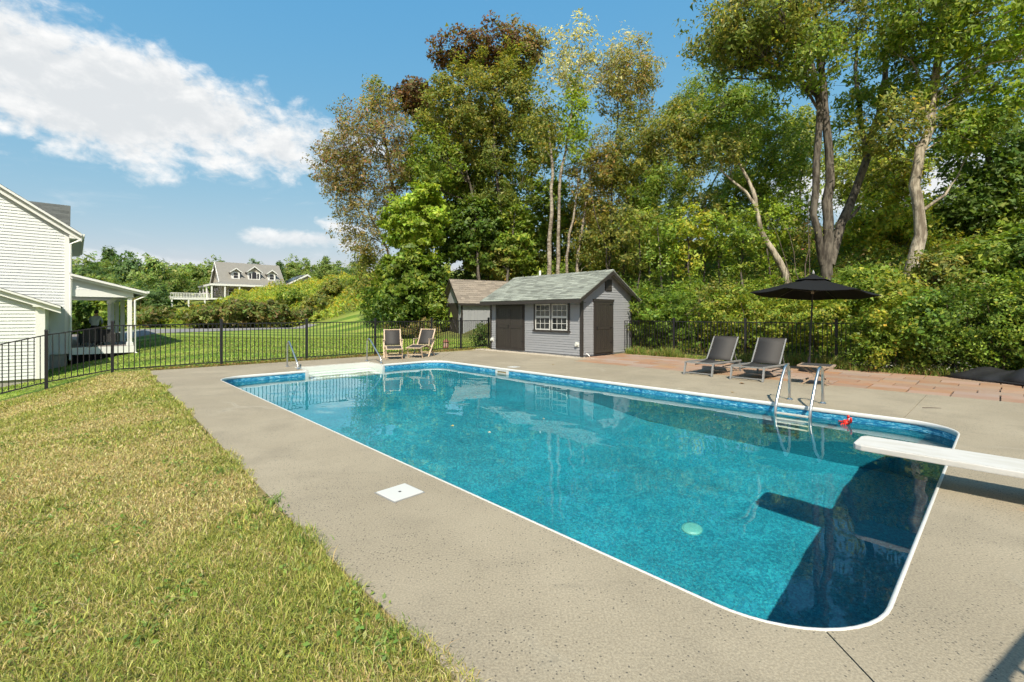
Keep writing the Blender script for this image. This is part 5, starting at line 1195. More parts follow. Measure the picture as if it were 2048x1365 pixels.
# ------------------------------------------------------------------ porch furniture and the person
def build_person():
    base = HC + UY * 2.7 + VX * 0.95; base.z = -0.068
    t = empty('person', base, TH - 0.25, 'person in pale blue shirt and dark trousers bending forward on the porch', 'person')
    J = {'pelvis': ((0, 0, 0.93), 0.15), 'waist': ((0, 0.05, 1.06), 0.145), 'chest': ((0, 0.16, 1.30), 0.165), 'neck': ((0, 0.24, 1.47), 0.06), 'chin': ((0, 0.29, 1.54), 0.075), 'head': ((0, 0.32, 1.63), 0.095), 'crown': ((0, 0.31, 1.71), 0.07)}
    for s, n in ((-1, 'l'), (1, 'r')):
        J['hip' + n] = ((s * 0.10, 0, 0.88), 0.10); J['knee' + n] = ((s * 0.11, 0.03, 0.48), 0.065); J['ankle' + n] = ((s * 0.11, -0.02, 0.09), 0.042); J['toe' + n] = ((s * 0.13, 0.15, 0.035), 0.035)
        J['sho' + n] = ((s * 0.19, 0.20, 1.38), 0.075); J['elb' + n] = ((s * 0.25, 0.28, 1.12), 0.05); J['wri' + n] = ((s * 0.17, 0.48, 1.02), 0.035); J['hand' + n] = ((s * 0.15, 0.56, 1.00), 0.035)
    E = [('pelvis', 'waist'), ('waist', 'chest'), ('chest', 'neck'), ('neck', 'chin'), ('chin', 'head'), ('head', 'crown')]
    for n in 'lr': E += [('pelvis', 'hip' + n), ('hip' + n, 'knee' + n), ('knee' + n, 'ankle' + n), ('ankle' + n, 'toe' + n), ('chest', 'sho' + n), ('sho' + n, 'elb' + n), ('elb' + n, 'wri' + n), ('wri' + n, 'hand' + n)]
    ks = list(J); me = bpy.data.meshes.new('body'); me.from_pydata([J[k][0] for k in ks], [(ks.index(a), ks.index(b)) for a, b in E], [])
    o = bpy.data.objects.new('body', me); COL.objects.link(o)
    sk = o.modifiers.new('skin', 'SKIN'); 
    for i, k in enumerate(ks): me.skin_vertices[0].data[i].radius = (J[k][1], J[k][1] * 0.85)
    me.skin_vertices[0].data[0].use_root = True
    o.modifiers.new('sub', 'SUBSURF').levels = 2; o.modifiers['sub'].render_levels = 2
    dg = bpy.context.evaluated_depsgraph_get(); ev = bpy.data.meshes.new_from_object(o.evaluated_get(dg)); bpy.data.objects.remove(o)
    ev.name = 'body'; ev.materials.clear()
    for m in (K['skin'], K['shirt'], K['trousers']): ev.materials.append(m)
    for p in ev.polygons:
        c = p.center; p.use_smooth = True
        if c.z < 0.07: p.material_index = 2
        elif c.z < 0.98 and abs(c.y) < 0.22: p.material_index = 2
        elif c.z < 1.46 and not (c.y > 0.36 and c.z < 1.12): p.material_index = 1
        else: p.material_index = 0
    obj('body', ev, t)
    MB().ball((0, 0.30, 1.67), (0.10, 0.105, 0.10), 14, 10).build('hair', K['hair'], t, smooth=True)
build_person()
def build_porch_chairs():
    labs = ['black wicker armchair on the porch next to the house wall', 'black wicker armchair on the porch by the columns']
    first = None
    for k, (u, v) in enumerate(((1.6, 0.75), (1.5, 1.45))):
        p = HC + UY * u + VX * v; p.z = -0.068
        if first is None:
            t = empty('armchair', p, TH + 0.2, labs[0], 'chair', 'black armchairs on the porch')
            MB().box(-0.30, 0.30, -0.28, 0.28, 0.14, 0.40).build('seat', K['wicker'], t, bevel=0.03); MB().box(-0.30, 0.30, -0.34, -0.24, 0.14, 0.80).build('backrest', K['wicker'], t, bevel=0.03)
            for s in (-1, 1): MB().box(s * 0.33 - 0.05, s * 0.33 + 0.05, -0.30, 0.28, 0.14, 0.60).build('armrest', K['wicker'], t, bevel=0.02)
            for x in (-0.3, 0.3):
                for y in (-0.26, 0.24): MB().box(x - 0.025, x + 0.025, y - 0.025, y + 0.025, 0.0, 0.15).build('leg', K['wicker'], t)
            first = t
        else:
            c = copy_tree(first); c.location = p; c.rotation_euler.z = TH - 0.35; c['label'] = labs[1]
build_porch_chairs()
# ------------------------------------------------------------------ vegetation
RNG = np.random.default_rng(11)
def quads_mesh(name, V, F, C, mt):
    """V (n,3), F (m,k) index array, C (n,3) colour per vertex"""
    me = bpy.data.meshes.new(name); k = F.shape[1]
    me.vertices.add(len(V)); me.vertices.foreach_set('co', np.ascontiguousarray(V, dtype=np.float32).ravel())
    me.loops.add(F.size); me.loops.foreach_set('vertex_index', F.ravel().astype(np.int32))
    me.polygons.add(len(F)); me.polygons.foreach_set('loop_start', np.arange(0, F.size, k, dtype=np.int32))
    me.update()
    a = me.color_attributes.new('leaf', 'FLOAT_COLOR', 'POINT'); a.data.foreach_set('color', np.concatenate([C, np.ones((len(C), 1))], 1).astype(np.float32).ravel())
    me.materials.append(mt); return me
def unit(a): return a / np.maximum(np.linalg.norm(a, axis=1, keepdims=True), 1e-9)
def leaf_mesh(name, P, size, C, mt, aspect=0.5, up=0.5, droop=0.0, out=None, outw=0.0, tri=False):
    n = len(P); nr = RNG.normal(size=(n, 3)); nr = unit(nr) + np.array([0, 0, up])
    if out is not None: nr = nr + out * outw
    nr = unit(nr); t = np.cross(nr, unit(RNG.normal(size=(n, 3)))); t = unit(t)
    if droop: t = unit(t + np.array([0, 0, -droop]))
    b = unit(np.cross(nr, t)); s = size[:, None]
    if tri:
        V = np.stack([P - t * s * 0.45 + b * s * aspect * 0.5, P - t * s * 0.45 - b * s * aspect * 0.5, P + t * s * 0.55], 1).reshape(-1, 3)
        return quads_mesh(name, V, np.arange(3 * n).reshape(n, 3), np.repeat(C, 3, 0), mt)
    fold = nr * s * 0.10
    V = np.stack([P - t * s * 0.5, P + b * s * aspect * 0.5 + fold, P + t * s * 0.5, P - b * s * aspect * 0.5 + fold], 1).reshape(-1, 3)
    F = np.arange(4 * n).reshape(n, 4); return quads_mesh(name, V, F, np.repeat(C, 4, 0), mt)
GAIN = 2.25
def palette(n, pal, jitter=0.16):
    cols = np.array([p[0] for p in pal], float); w = np.array([p[1] for p in pal], float); i = RNG.choice(len(pal), n, p=w / w.sum())
    c = cols[i] * (1 + RNG.normal(0, jitter, (n, 1))) * (1 + RNG.normal(0, 0.06, (n, 3))); return np.clip(c * GAIN, 0.004, 0.8)
GREEN = [((0.060, 0.098, 0.013), 3), ((0.090, 0.132, 0.017), 3), ((0.130, 0.165, 0.024), 1.8), ((0.18, 0.19, 0.03), 0.6)]
DARK = [((0.036, 0.066, 0.011), 3), ((0.055, 0.090, 0.014), 3), ((0.085, 0.115, 0.02), 1.2)]
OLIVE = [((0.085, 0.105, 0.022), 3), ((0.125, 0.130, 0.026), 3), ((0.17, 0.155, 0.035), 1.5), ((0.055, 0.08, 0.016), 2), ((0.23, 0.17, 0.035), 0.4)]
RUST = [((0.135, 0.098, 0.042), 3), ((0.105, 0.105, 0.034), 3), ((0.165, 0.12, 0.06), 1.8), ((0.085, 0.095, 0.028), 2.2), ((0.17, 0.065, 0.038), 0.4)]
REDTOP = [((0.062, 0.030, 0.014), 3), ((0.085, 0.042, 0.016), 2), ((0.050, 0.036, 0.014), 2), ((0.075, 0.080, 0.022), 1.8), ((0.11, 0.06, 0.02), 0.7)]
YELLOW = [((0.20, 0.22, 0.028), 3), ((0.15, 0.20, 0.025), 3), ((0.27, 0.25, 0.03), 1.6), ((0.09, 0.14, 0.02), 1.5)]
PALE = [((0.26, 0.25, 0.13), 3), ((0.19, 0.19, 0.085), 2), ((0.33, 0.31, 0.19), 1.2)]
LIME = [((0.13, 0.18, 0.02), 3), ((0.18, 0.22, 0.028), 2), ((0.09, 0.14, 0.018), 2)]
FAR = [((0.085, 0.125, 0.032), 3), ((0.11, 0.15, 0.04), 3), ((0.15, 0.165, 0.05), 1.5)]
FARD = [((0.05, 0.085, 0.03), 3), ((0.07, 0.11, 0.035), 2)]
BROWNBUSH = [((0.085, 0.10, 0.022), 3), ((0.10, 0.088, 0.028), 2.0), ((0.125, 0.092, 0.035), 1.0), ((0.062, 0.09, 0.02), 3.0)]

def clusters(blobs):
    """blobs: (centre, radii, n, palette) -> cluster centres with palette ids"""
    out = []
    for bi, (c, r, n, pal) in enumerate(blobs):
        d = unit(RNG.normal(size=(n, 3))); rad = RNG.uniform(0.12, 1.0, (n, 1)) ** 0.42
        wob = 1 + 0.16 * np.sin(d[:, :1] * 5 + bi) + 0.14 * np.sin(d[:, 1:2] * 7 + d[:, 2:3] * 4 + 2 * bi)
        out.append((np.array(c) + d * rad * wob * np.array(r), pal, np.array(c)))
    return out
def grow(trunks, tips, rnd, mb, frac=0.6, r0=0.05, sag=0.15):
    """limbs from the nearest lower point of the stems out to a share of the leaf clusters"""
    pts = []
    for tr, rad in trunks:
        for i in range(len(tr) - 1):
            for t in np.linspace(0, 1, 8, endpoint=False): pts.append((np.array(tr[i]) * (1 - t) + np.array(tr[i + 1]) * t, rad[i] * (1 - t) + rad[i + 1] * t))
    base = np.array([p[0] for p in pts]); rr = np.array([p[1] for p in pts])
    def limb(a, tip, r, r1, n=4, arch=0.12):
        d = tip - a; L = float(np.linalg.norm(d)); j = lambda k: np.array([rnd.gauss(0, k) * L, rnd.gauss(0, k) * L, rnd.gauss(0, k * 0.5) * L])
        mb.tube([a, a + d * 0.3 + j(0.05) + np.array([0, 0, arch * L]), a + d * 0.65 + j(0.06) + np.array([0, 0, arch * L]), tip], [r, r * 0.75 + r1 * 0.25, r * 0.4 + r1 * 0.6, r1], n, cap=False)
    tips = [t for t in tips if rnd.random() < frac]
    if not tips: return
    T = np.array(tips); k = max(1, len(T) // 9); nodes = T[np.array(rnd.sample(range(len(T)), k))]; own = np.argmin(np.linalg.norm(T[:, None] - nodes[None], axis=2), 1)
    for q in range(k):
        mine = T[own == q]
        if not len(mine): continue
        c = mine.mean(0); d = c - base; dist = np.linalg.norm(d, axis=1)
        cost = dist + np.where(d[:, 2] < 0.3 * dist, 3.0, 0) + np.array([rnd.uniform(0, 1.2) for _ in range(len(dist))]); i = int(np.argmin(cost)); a = base[i]
        node = a + (c - a) * 0.72; r = min(rr[i] * 0.6, 0.010 + r0 * min(1.0, dist[i] / 4)); limb(a, node, r, r * 0.5)
        for t in mine: limb(node, t, r * 0.42, 0.004, 3, 0.05)
def tree(name, label, group, trunks, blobs, per=55, size=0.17, spread=0.55, bark='bark', frac=0.6, limb=0.06, aspect=0.5, droop=0.0, flat=0.75, up=0.5, cat='tree', lrough=None):
    """trunks: list of ([points], [radii]) in world space; blobs: (centre, radii, clusters, palette)"""
    base = Vector(trunks[0][0][0]); t = empty(name, base, 0, label, cat, group); rnd = random.Random(len(label) + int(abs(base.x) * 100))
    off = np.array(base); mb = MB()
    for tr, rad in trunks:
        # resample with a little wander
        P = [Vector(p) for p in tr]; Q = []; R = []
        for i in range(len(P) - 1):
            k = max(2, int((P[i + 1] - P[i]).length / 0.7))
            for j in range(k):
                f = j / k; w = 0.045 * (P[i + 1] - P[i]).length / k if (i or j) else 0
                Q.append(P[i].lerp(P[i + 1], f) - base + Vector((rnd.gauss(0, w), rnd.gauss(0, w), 0))); R.append((rad[i] * (1 - f) + rad[i + 1] * f) * rnd.uniform(0.93, 1.07))
        Q.append(P[-1] - base); R.append(rad[-1]); mb.tube(Q, R, 9)
    tri = base.y > 13.5 or base.y == 0
    if tri and cat == 'tree' and base.y: per = int(per * (1.3 if base.y > 23 else 0.95))
    cl = clusters(blobs); allP, allC, allS, allO = [], [], [], []
    for c, pal, ctr in cl:
        n = len(c); k = RNG.integers(int(per * 0.5), int(per * 1.5), n); tot = int(k.sum())
        g = RNG.normal(size=(tot, 3)); g = g / np.maximum(np.linalg.norm(g, axis=1, keepdims=True), 1e-6) * RNG.uniform(0.05, 1, (tot, 1)) ** 0.5
        sp = np.repeat(RNG.uniform(0.6, 1.35, n) * spread, k)[:, None]
        cc = np.repeat(c, k, 0); P = cc + g * sp * np.array([1, 1, flat])
        tint = np.repeat(RNG.normal(1, 0.13, n), k)[:, None]
        allP.append(P); allC.append(np.clip(palette(tot, pal) * tint, 0.004, 0.8)); allS.append(np.clip(RNG.lognormal(0, 0.32, tot), 0.45, 2.0) * size * (1.12 if tri else 1.0)); allO.append(unit(P - ctr))
        grow([([np.array(p) - off for p in tr], rad) for tr, rad in trunks], [q - off for q in c], rnd, mb, frac, limb)
    mb_o = mb.build('trunk' if cat == 'tree' else 'stem', K[bark], t, smooth=True)
    P = np.concatenate(allP) - off; me = leaf_mesh('crown', P, np.concatenate(allS), np.concatenate(allC), K['leaf'], aspect, up, droop, np.concatenate(allO), 0.9, tri)
    obj('crown' if cat == 'tree' else 'foliage', me, t)
    return t
def gp(px, Y, dz=0.0):
    x = (px - 1024) * Y / 930; return np.array((x, Y, gz(x, Y) + dz))
def A(px, py, Y): return np.array(at(px, py, Y))
def stem(px0, Y, path, r0, r1):
    """a stem standing on the ground at px0 and passing the given (px, py[, dY]) places"""
    pts = [gp(px0, Y, -0.2)] + [A(p[0], p[1], Y + (p[2] if len(p) > 2 else 0)) for p in path]
    return (pts, list(np.linspace(r0, r1, len(pts))))
def blob(x0, x1, y0, y1, Y, n, pal, depth=None):
    n = int(n * 1.7)
    c = A((x0 + x1) / 2, (y0 + y1) / 2, Y); rx = (x1 - x0) / 2 * Y / 930; rz = (y1 - y0) / 2 * Y / 930
    return (c, (rx, depth or min(rx, 3.5), rz), n, pal)

WOOD = 'trees of the wood behind the sheds'; BANKT = 'trees on the bank behind the terrace'
tree('rust_tree', 'airy rust-brown tree at the open end of the wood', WOOD, [stem(815, 33, [(808, 520), (790, 400), (770, 280), (755, 200)], 0.20, 0.04), stem(800, 33.5, [(775, 500), (735, 420), (690, 360)], 0.11, 0.03)],
     [blob(660, 850, 190, 420, 33, 210, RUST), blob(625, 740, 250, 420, 33, 85, RUST), blob(660, 790, 360, 540, 33, 70, [((0.13, 0.105, 0.04), 3), ((0.09, 0.09, 0.03), 3), ((0.16, 0.12, 0.06), 1)]), blob(730, 770, 150, 240, 33, 20, OLIVE), blob(705, 760, 470, 580, 33, 26, OLIVE)],
     per=32, size=0.165, spread=0.66, aspect=0.42, frac=0.7, limb=0.035, droop=0.35)
tree('red_maple', 'tall maple with a dark red autumn top', WOOD, [stem(935, 36, [(935, 480), (930, 330), (940, 200), (945, 110)], 0.30, 0.05), stem(980, 36.4, [(990, 430), (1010, 300), (1040, 150)], 0.2, 0.04)],
     [blob(870, 1070, 70, 160, 36, 80, REDTOP), blob(790, 870, 150, 240, 36, 28, REDTOP), blob(800, 1090, 180, 400, 36.5, 150, OLIVE), blob(1000, 1085, 50, 150, 36, 30, RUST), blob(840, 1060, 330, 520, 36, 70, GREEN)],
     per=62, size=0.19, spread=0.66, aspect=0.7)
tree('tall_poplar', 'tall yellow-green tree standing before the red-topped maple', WOOD, [stem(1010, 33, [(1005, 470), (990, 330), (985, 200)], 0.2, 0.04), stem(985, 33, [(965, 480), (930, 330), (915, 190)], 0.13, 0.03)],
     [blob(850, 1000, 120, 330, 33, 115, OLIVE), blob(960, 1080, 100, 300, 33, 90, OLIVE), blob(800, 940, 250, 420, 33, 75, GREEN), blob(930, 1070, 280, 430, 33, 45, [((0.07, 0.10, 0.02), 3), ((0.11, 0.12, 0.025), 2)])],
     per=58, size=0.155, spread=0.58, aspect=0.55, frac=0.7)
tree('green_maple', 'bright green young maple in front of the wood edge', WOOD, [stem(838, 30, [(835, 540), (830, 440), (832, 390)], 0.12, 0.03)],
     [blob(770, 905, 375, 520, 30, 105, LIME), blob(750, 880, 490, 640, 29.5, 130, GREEN), blob(838, 892, 520, 640, 30, 60, DARK)], per=62, size=0.19, spread=0.5, aspect=0.72, flat=0.55)
tree('dark_maple', 'dense dark green tree filling the wood behind the brown-roofed shed', WOOD, [stem(960, 31.5, [(955, 520), (950, 420)], 0.14, 0.04), stem(1010, 32, [(1020, 500), (1030, 420)], 0.10, 0.03)],
     [blob(890, 1010, 390, 545, 32.5, 120, DARK, 1.5), blob(985, 1090, 420, 560, 33, 100, GREEN, 1.5), blob(930, 1080, 480, 560, 33, 60, OLIVE, 1.2)], per=60, size=0.19, spread=0.55, aspect=0.7, flat=0.6)
tree('birch', 'slender pale-trunked birch with thin silvery top above the pool shed', WOOD, [stem(1098, 28, [(1100, 480), (1105, 350), (1098, 260), (1085, 205)], 0.16, 0.02), stem(1118, 28.2, [(1116, 470), (1118, 380), (1135, 280), (1150, 180), (1165, 90)], 0.13, 0.025)],
     [blob(1085, 1200, 40, 200, 28.5, 52, PALE), blob(1120, 1180, 150, 330, 28, 55, LIME), blob(1050, 1125, 180, 330, 28, 50, OLIVE), blob(1180, 1310, 60, 200, 29, 22, PALE)], per=26, size=0.14, spread=0.6, bark='birch', frac=0.95, limb=0.03, aspect=0.6)
tree('birch', 'second pale trunk, leaning, just behind the shed ridge', WOOD, [stem(1128, 29, [(1140, 470), (1150, 410), (1165, 330)], 0.10, 0.03), stem(1150, 29.4, [(1160, 480), (1172, 400), (1190, 300)], 0.12, 0.03)],
     [blob(1130, 1250, 260, 470, 29.5, 95, [((0.14, 0.12, 0.03), 3), ((0.10, 0.11, 0.024), 3), ((0.20, 0.13, 0.04), 1)]), blob(1140, 1220, 430, 540, 29.5, 40, OLIVE)], per=44, size=0.14, spread=0.55, bark='birch', frac=0.8, limb=0.03)
tree('sapling_clump', 'loose clump of thin olive saplings against the blue sky', WOOD, [stem(1215, 29, [(1220, 470), (1228, 330), (1240, 180), (1250, 100)], 0.09, 0.015), stem(1245, 29.5, [(1255, 440), (1275, 300), (1290, 120)], 0.08, 0.015), stem(1225, 28.5, [(1212, 500), (1190, 430), (1175, 340)], 0.06, 0.015)],
     [blob(1190, 1325, 80, 250, 29, 95, [((0.15, 0.14, 0.045), 3), ((0.11, 0.115, 0.03), 3), ((0.19, 0.13, 0.05), 1)]), blob(1190, 1340, 220, 420, 29, 150, OLIVE), blob(1180, 1320, 380, 540, 28.5, 66, OLIVE)], per=40, size=0.135, spread=0.55, frac=0.9, limb=0.025)
tree('ash_tree', 'broad yellow-green ash above the shed gable', BANKT, [stem(1335, 27, [(1340, 470), (1365, 380), (1390, 300), (1410, 220)], 0.13, 0.03), stem(1370, 27.5, [(1385, 460), (1420, 380), (1460, 300)], 0.10, 0.03), stem(1300, 27, [(1300, 480), (1310, 400), (1320, 320)], 0.07, 0.02)],
     [blob(1265, 1420, 200, 400, 27, 130, OLIVE), blob(1330, 1480, 150, 330, 27.5, 120, [((0.10, 0.14, 0.025), 3), ((0.15, 0.16, 0.03), 2), ((0.06, 0.10, 0.018), 2)]), blob(1240, 1400, 340, 480, 26.5, 80, GREEN), blob(1260, 1330, 420, 520, 26, 34, LIME)],
     per=54, size=0.145, spread=0.55, aspect=0.38, droop=0.3, frac=0.8, limb=0.035)
tree('dark_ash', 'darker green tree between the ash and the great forked trunk', BANKT, [stem(1490, 25, [(1480, 470), (1470, 380), (1475, 270)], 0.10, 0.03), stem(1440, 26, [(1445, 470), (1465, 400), (1500, 330)], 0.09, 0.03)],
     [blob(1410, 1560, 150, 330, 25, 105, GREEN), blob(1450, 1620, 250, 420, 24.5, 95, GREEN), blob(1400, 1540, 350, 470, 24, 55, GREEN), blob(1500, 1620, 380, 500, 23.5, 50, LIME)], per=54, size=0.145, spread=0.52, aspect=0.42, frac=0.7, limb=0.035, droop=0.2)
tree('leaning_tree', 'crooked pale-barked tree leaning over towards the shed', BANKT, [stem(1582, 20, [(1568, 545), (1545, 500), (1520, 460), (1512, 415), (1490, 385), (1440, 340)], 0.17, 0.04), ([A(1512, 415, 20), A(1508, 380, 20), A(1480, 330, 20.2), A(1465, 290, 20.3)], [0.09, 0.08, 0.06, 0.02])],
     [blob(1400, 1490, 270, 350, 20, 30, OLIVE), blob(1440, 1530, 230, 330, 20.3, 34, GREEN)], per=44, size=0.12, spread=0.45, bark='bark_light', frac=0.9, limb=0.03, aspect=0.4, droop=0.3)
tree('great_forked_tree', 'great forked tree with several thick dark stems behind the parasol', BANKT,
     [stem(1652, 19.5, [(1652, 520), (1655, 440), (1660, 330), (1652, 215), (1640, 120), (1628, 30), (1600, -120)], 0.25, 0.06),
      ([A(1645, 530, 19.5), A(1630, 430, 19.2), A(1634, 330, 19.1), A(1640, 210, 19.2), A(1615, 110, 19.2), A(1590, 65, 19), A(1530, 30, 18.8), A(1470, -10, 18.5)], [0.15, 0.14, 0.135, 0.125, 0.10, 0.08, 0.055, 0.025]),
      ([A(1660, 530, 19.5), A(1680, 450, 19.7), A(1710, 380, 19.9), A(1735, 310, 20), A(1758, 230, 20), A(1775, 120, 20), A(1790, -60, 20)], [0.19, 0.175, 0.16, 0.15, 0.125, 0.10, 0.06]),
      ([A(1735, 310, 20), A(1722, 250, 20.2), A(1715, 180, 20.4), A(1712, 60, 20.6)], [0.11, 0.10, 0.08, 0.05]),
      ([A(1678, 450, 19.7), A(1705, 432, 19.6), A(1722, 412, 19.5)], [0.09, 0.07, 0.04])],
     [blob(1390, 1620, -40, 140, 18.5, 95, OLIVE, 2.6), blob(1560, 1790, -60, 110, 19.5, 75, OLIVE, 2.6), blob(1400, 1560, 30, 130, 18.5, 52, [((0.12, 0.14, 0.03), 3), ((0.08, 0.11, 0.022), 3)], 2.4), blob(1530, 1680, 70, 190, 18.3, 40, GREEN, 2.0), blob(1680, 1800, 80, 230, 20.2, 26, GREEN, 2.0), blob(1650, 1760, 180, 300, 20.5, 16, GREEN, 2)],
     per=62, size=0.14, spread=0.50, aspect=0.45, droop=0.35, frac=0.8, limb=0.06)
tree('flaking_bark_tree', 'tree with pale flaking twisted trunk behind the hedge', BANKT,
     [stem(1812, 17.5, [(1825, 530), (1840, 470), (1838, 420), (1830, 370), (1840, 300), (1858, 250), (1870, 170), (1882, 60), (1890, -80)], 0.23, 0.10), ([A(1858, 250, 17.5), A(1848, 200, 17.6), A(1840, 160, 17.8)], [0.09, 0.07, 0.04]), ([A(1848, 420, 17.5), A(1890, 390, 17.4), A(1920, 348, 17.3)], [0.06, 0.045, 0.015])],
     [blob(1760, 1960, -60, 120, 17, 80, GREEN, 2.2), blob(1890, 2120, -50, 150, 16.5, 85, LIME, 2.2), blob(1780, 1900, 110, 240, 17.8, 26, GREEN, 1.8), blob(1900, 2080, 120, 260, 16.8, 45, LIME, 2.0), blob(1730, 1830, 210, 300, 17.6, 24, OLIVE, 1.6), blob(1880, 2000, 220, 310, 17, 28, GREEN, 1.6)],
     per=62, size=0.135, spread=0.48, bark='bark_light', aspect=0.5, droop=0.3, frac=0.8, limb=0.05)
tree('dark_evergreen', 'dark dense tree at the picture edge behind the hedge', BANKT, [stem(1990, 22, [(1985, 420), (1980, 300), (1975, 220)], 0.2, 0.06), stem(2060, 22, [(2050, 400), (2040, 250)], 0.18, 0.05)],
     [blob(1890, 2100, 230, 420, 22, 100, DARK, 2.5), blob(1870, 2020, 350, 480, 22, 55, DARK, 2.0), blob(1980, 2120, 380, 540, 21, 50, GREEN, 2.0)], per=56, size=0.18, spread=0.6, aspect=0.6)
tree('yellow_bush_tree', 'sunlit yellow-green bushy tree between the forked and flaking trunks', BANKT, [stem(1785, 24, [(1785, 450), (1788, 350)], 0.09, 0.03)],
     [blob(1735, 1835, 285, 430, 23, 80, YELLOW[:2] + OLIVE, 1.6), blob(1690, 1850, 380, 540, 22.5, 110, YELLOW, 1.6)], per=56, size=0.13, spread=0.45, aspect=0.55)
tree('background_birch', 'pale leafy tree glowing between the great dark stems', BANKT, [stem(1600, 30, [(1600, 420), (1602, 330)], 0.1, 0.03), stem(1700, 30, [(1700, 400), (1698, 300)], 0.1, 0.03)],
     [blob(1565, 1650, 200, 400, 30, 66, [((0.16, 0.18, 0.05), 3), ((0.11, 0.14, 0.03), 2)], 2), blob(1660, 1750, 260, 440, 30, 66, [((0.16, 0.18, 0.04), 3), ((0.12, 0.15, 0.03), 2)], 2)], per=44, size=0.17, spread=0.6)
tree('hazel_thicket_tree', 'leafy green understorey tree closing the gap behind the birch trunks', WOOD, [stem(1105, 34.5, [(1105, 500), (1100, 420)], 0.1, 0.03), stem(1180, 34.5, [(1185, 500), (1190, 400)], 0.1, 0.03)],
     [blob(1050, 1150, 330, 560, 34.5, 75, GREEN, 1.6), blob(1120, 1250, 360, 560, 34.5, 85, OLIVE, 1.6), blob(1210, 1330, 390, 560, 34, 70, GREEN, 1.6), blob(1040, 1120, 230, 360, 35, 30, OLIVE, 1.5)], per=46, size=0.22, spread=0.65, aspect=0.6, frac=0.3)
tree('oak_in_wood', 'dark leafy tree filling the wood behind the yellow-green one', WOOD, [stem(880, 38.5, [(880, 480), (880, 350)], 0.15, 0.04)],
     [blob(790, 950, 280, 520, 38.5, 85, DARK, 1.6), blob(900, 1060, 300, 540, 38.5, 85, DARK, 1.6)], per=42, size=0.24, spread=0.7, aspect=0.6, frac=0.3)
# thin saplings under the big trees
for k, (px, Y, top, pal) in enumerate(((1275, 21.5, 430, OLIVE), (1322, 20.5, 450, GREEN), (1345, 22.0, 430, GREEN), (1380, 20.5, 440, YELLOW), (1405, 21.5, 400, OLIVE), (1440, 20.8, 430, LIME), (1480, 19.5, 440, GREEN), (1540, 21.0, 420, LIME))):
    tree('sapling', ['thin sapling just past the shed gable', 'slim grey sapling second from the shed', 'slim sapling with green tuft, third past the shed', 'yellowish sapling left of the twin stems', 'tall thin olive sapling in the dark understorey', 'lime-leaved sapling under the ash', 'young sapling before the leaning trunk', 'bright green sapling beneath the dark tree'][k], 'saplings in the understorey',
         [stem(px, Y, [(px + 3 * (-1) ** k, 500), (px + 8 * (-1) ** k, top)], 0.05, 0.012)], [blob(px - 42, px + 42, top - 25, top + 70, Y, 24, pal, 1.0), blob(px - 30, px + 30, top + 50, top + 120, Y, 7, pal, 0.8)], per=38, size=0.125, spread=0.36, frac=0.9, limb=0.02)
# a bare brush pile of stems beside the leaning tree
tree('bare_brush', 'leafless reddish brushwood beside the leaning trunk', BANKT, [stem(1610, 18.3, [(1612, 530), (1615, 470), (1618, 400)], 0.03, 0.008)] + [stem(1600 + 8 * k, 18.3, [(1560 + 20 * k, 480 - 10 * (k % 3)), (1535 + 28 * k, 430 + 12 * (k % 2))], 0.018, 0.004) for k in (0, 1, 3)],
     [blob(1560, 1650, 420, 500, 18.3, 10, RUST, 0.8)], per=6, size=0.09, spread=0.4, bark='twig', frac=1.0, limb=0.015)

# hedge of shrubs and vines behind the terrace fence, one after another
HEDGE = 'shrubs of the overgrown hedge behind the fence'
def shrub(label, px, Y, w, y_top, pal, n=60, per=60, size=0.095, group=HEDGE, spread=0.28, depth=0.7, aspect=0.6, name='shrub', y_bot=None, bark='twig', flat=0.75, up=0.5):
    b = gp(px, Y); zt = 1.48 + (629 - y_top) * Y / 930; h = max(zt - b[2], 0.3); wm = w / 2 * Y / 930
    zc = b[2] + h * 0.52
    st = [([b + np.array([0, 0, -0.1]), b + np.array([0.1, 0, h * 0.45]), b + np.array([0.15, 0.1, h * 0.8])], [0.03, 0.02, 0.008]), ([b + np.array([-0.1, 0, -0.1]), b + np.array([-0.25 * wm, 0.1, h * 0.5]), b + np.array([-0.45 * wm, 0, h * 0.75])], [0.025, 0.015, 0.006])]
    return tree(name, label, group, st, [((b[0], b[1], zc), (wm, depth, h * 0.52), n, pal)], per=per, size=size, spread=spread, bark=bark, frac=0.35, limb=0.015, aspect=aspect, cat='shrub', flat=flat, up=up)
VINE = [((0.062, 0.105, 0.015), 3), ((0.090, 0.138, 0.018), 3), ((0.13, 0.165, 0.022), 1.4), ((0.042, 0.078, 0.013), 2)]
VYEL = [((0.145, 0.168, 0.022), 3), ((0.105, 0.14, 0.018), 3), ((0.19, 0.185, 0.028), 1.2), ((0.06, 0.10, 0.014), 1.8), ((0.22, 0.16, 0.025), 0.25)]
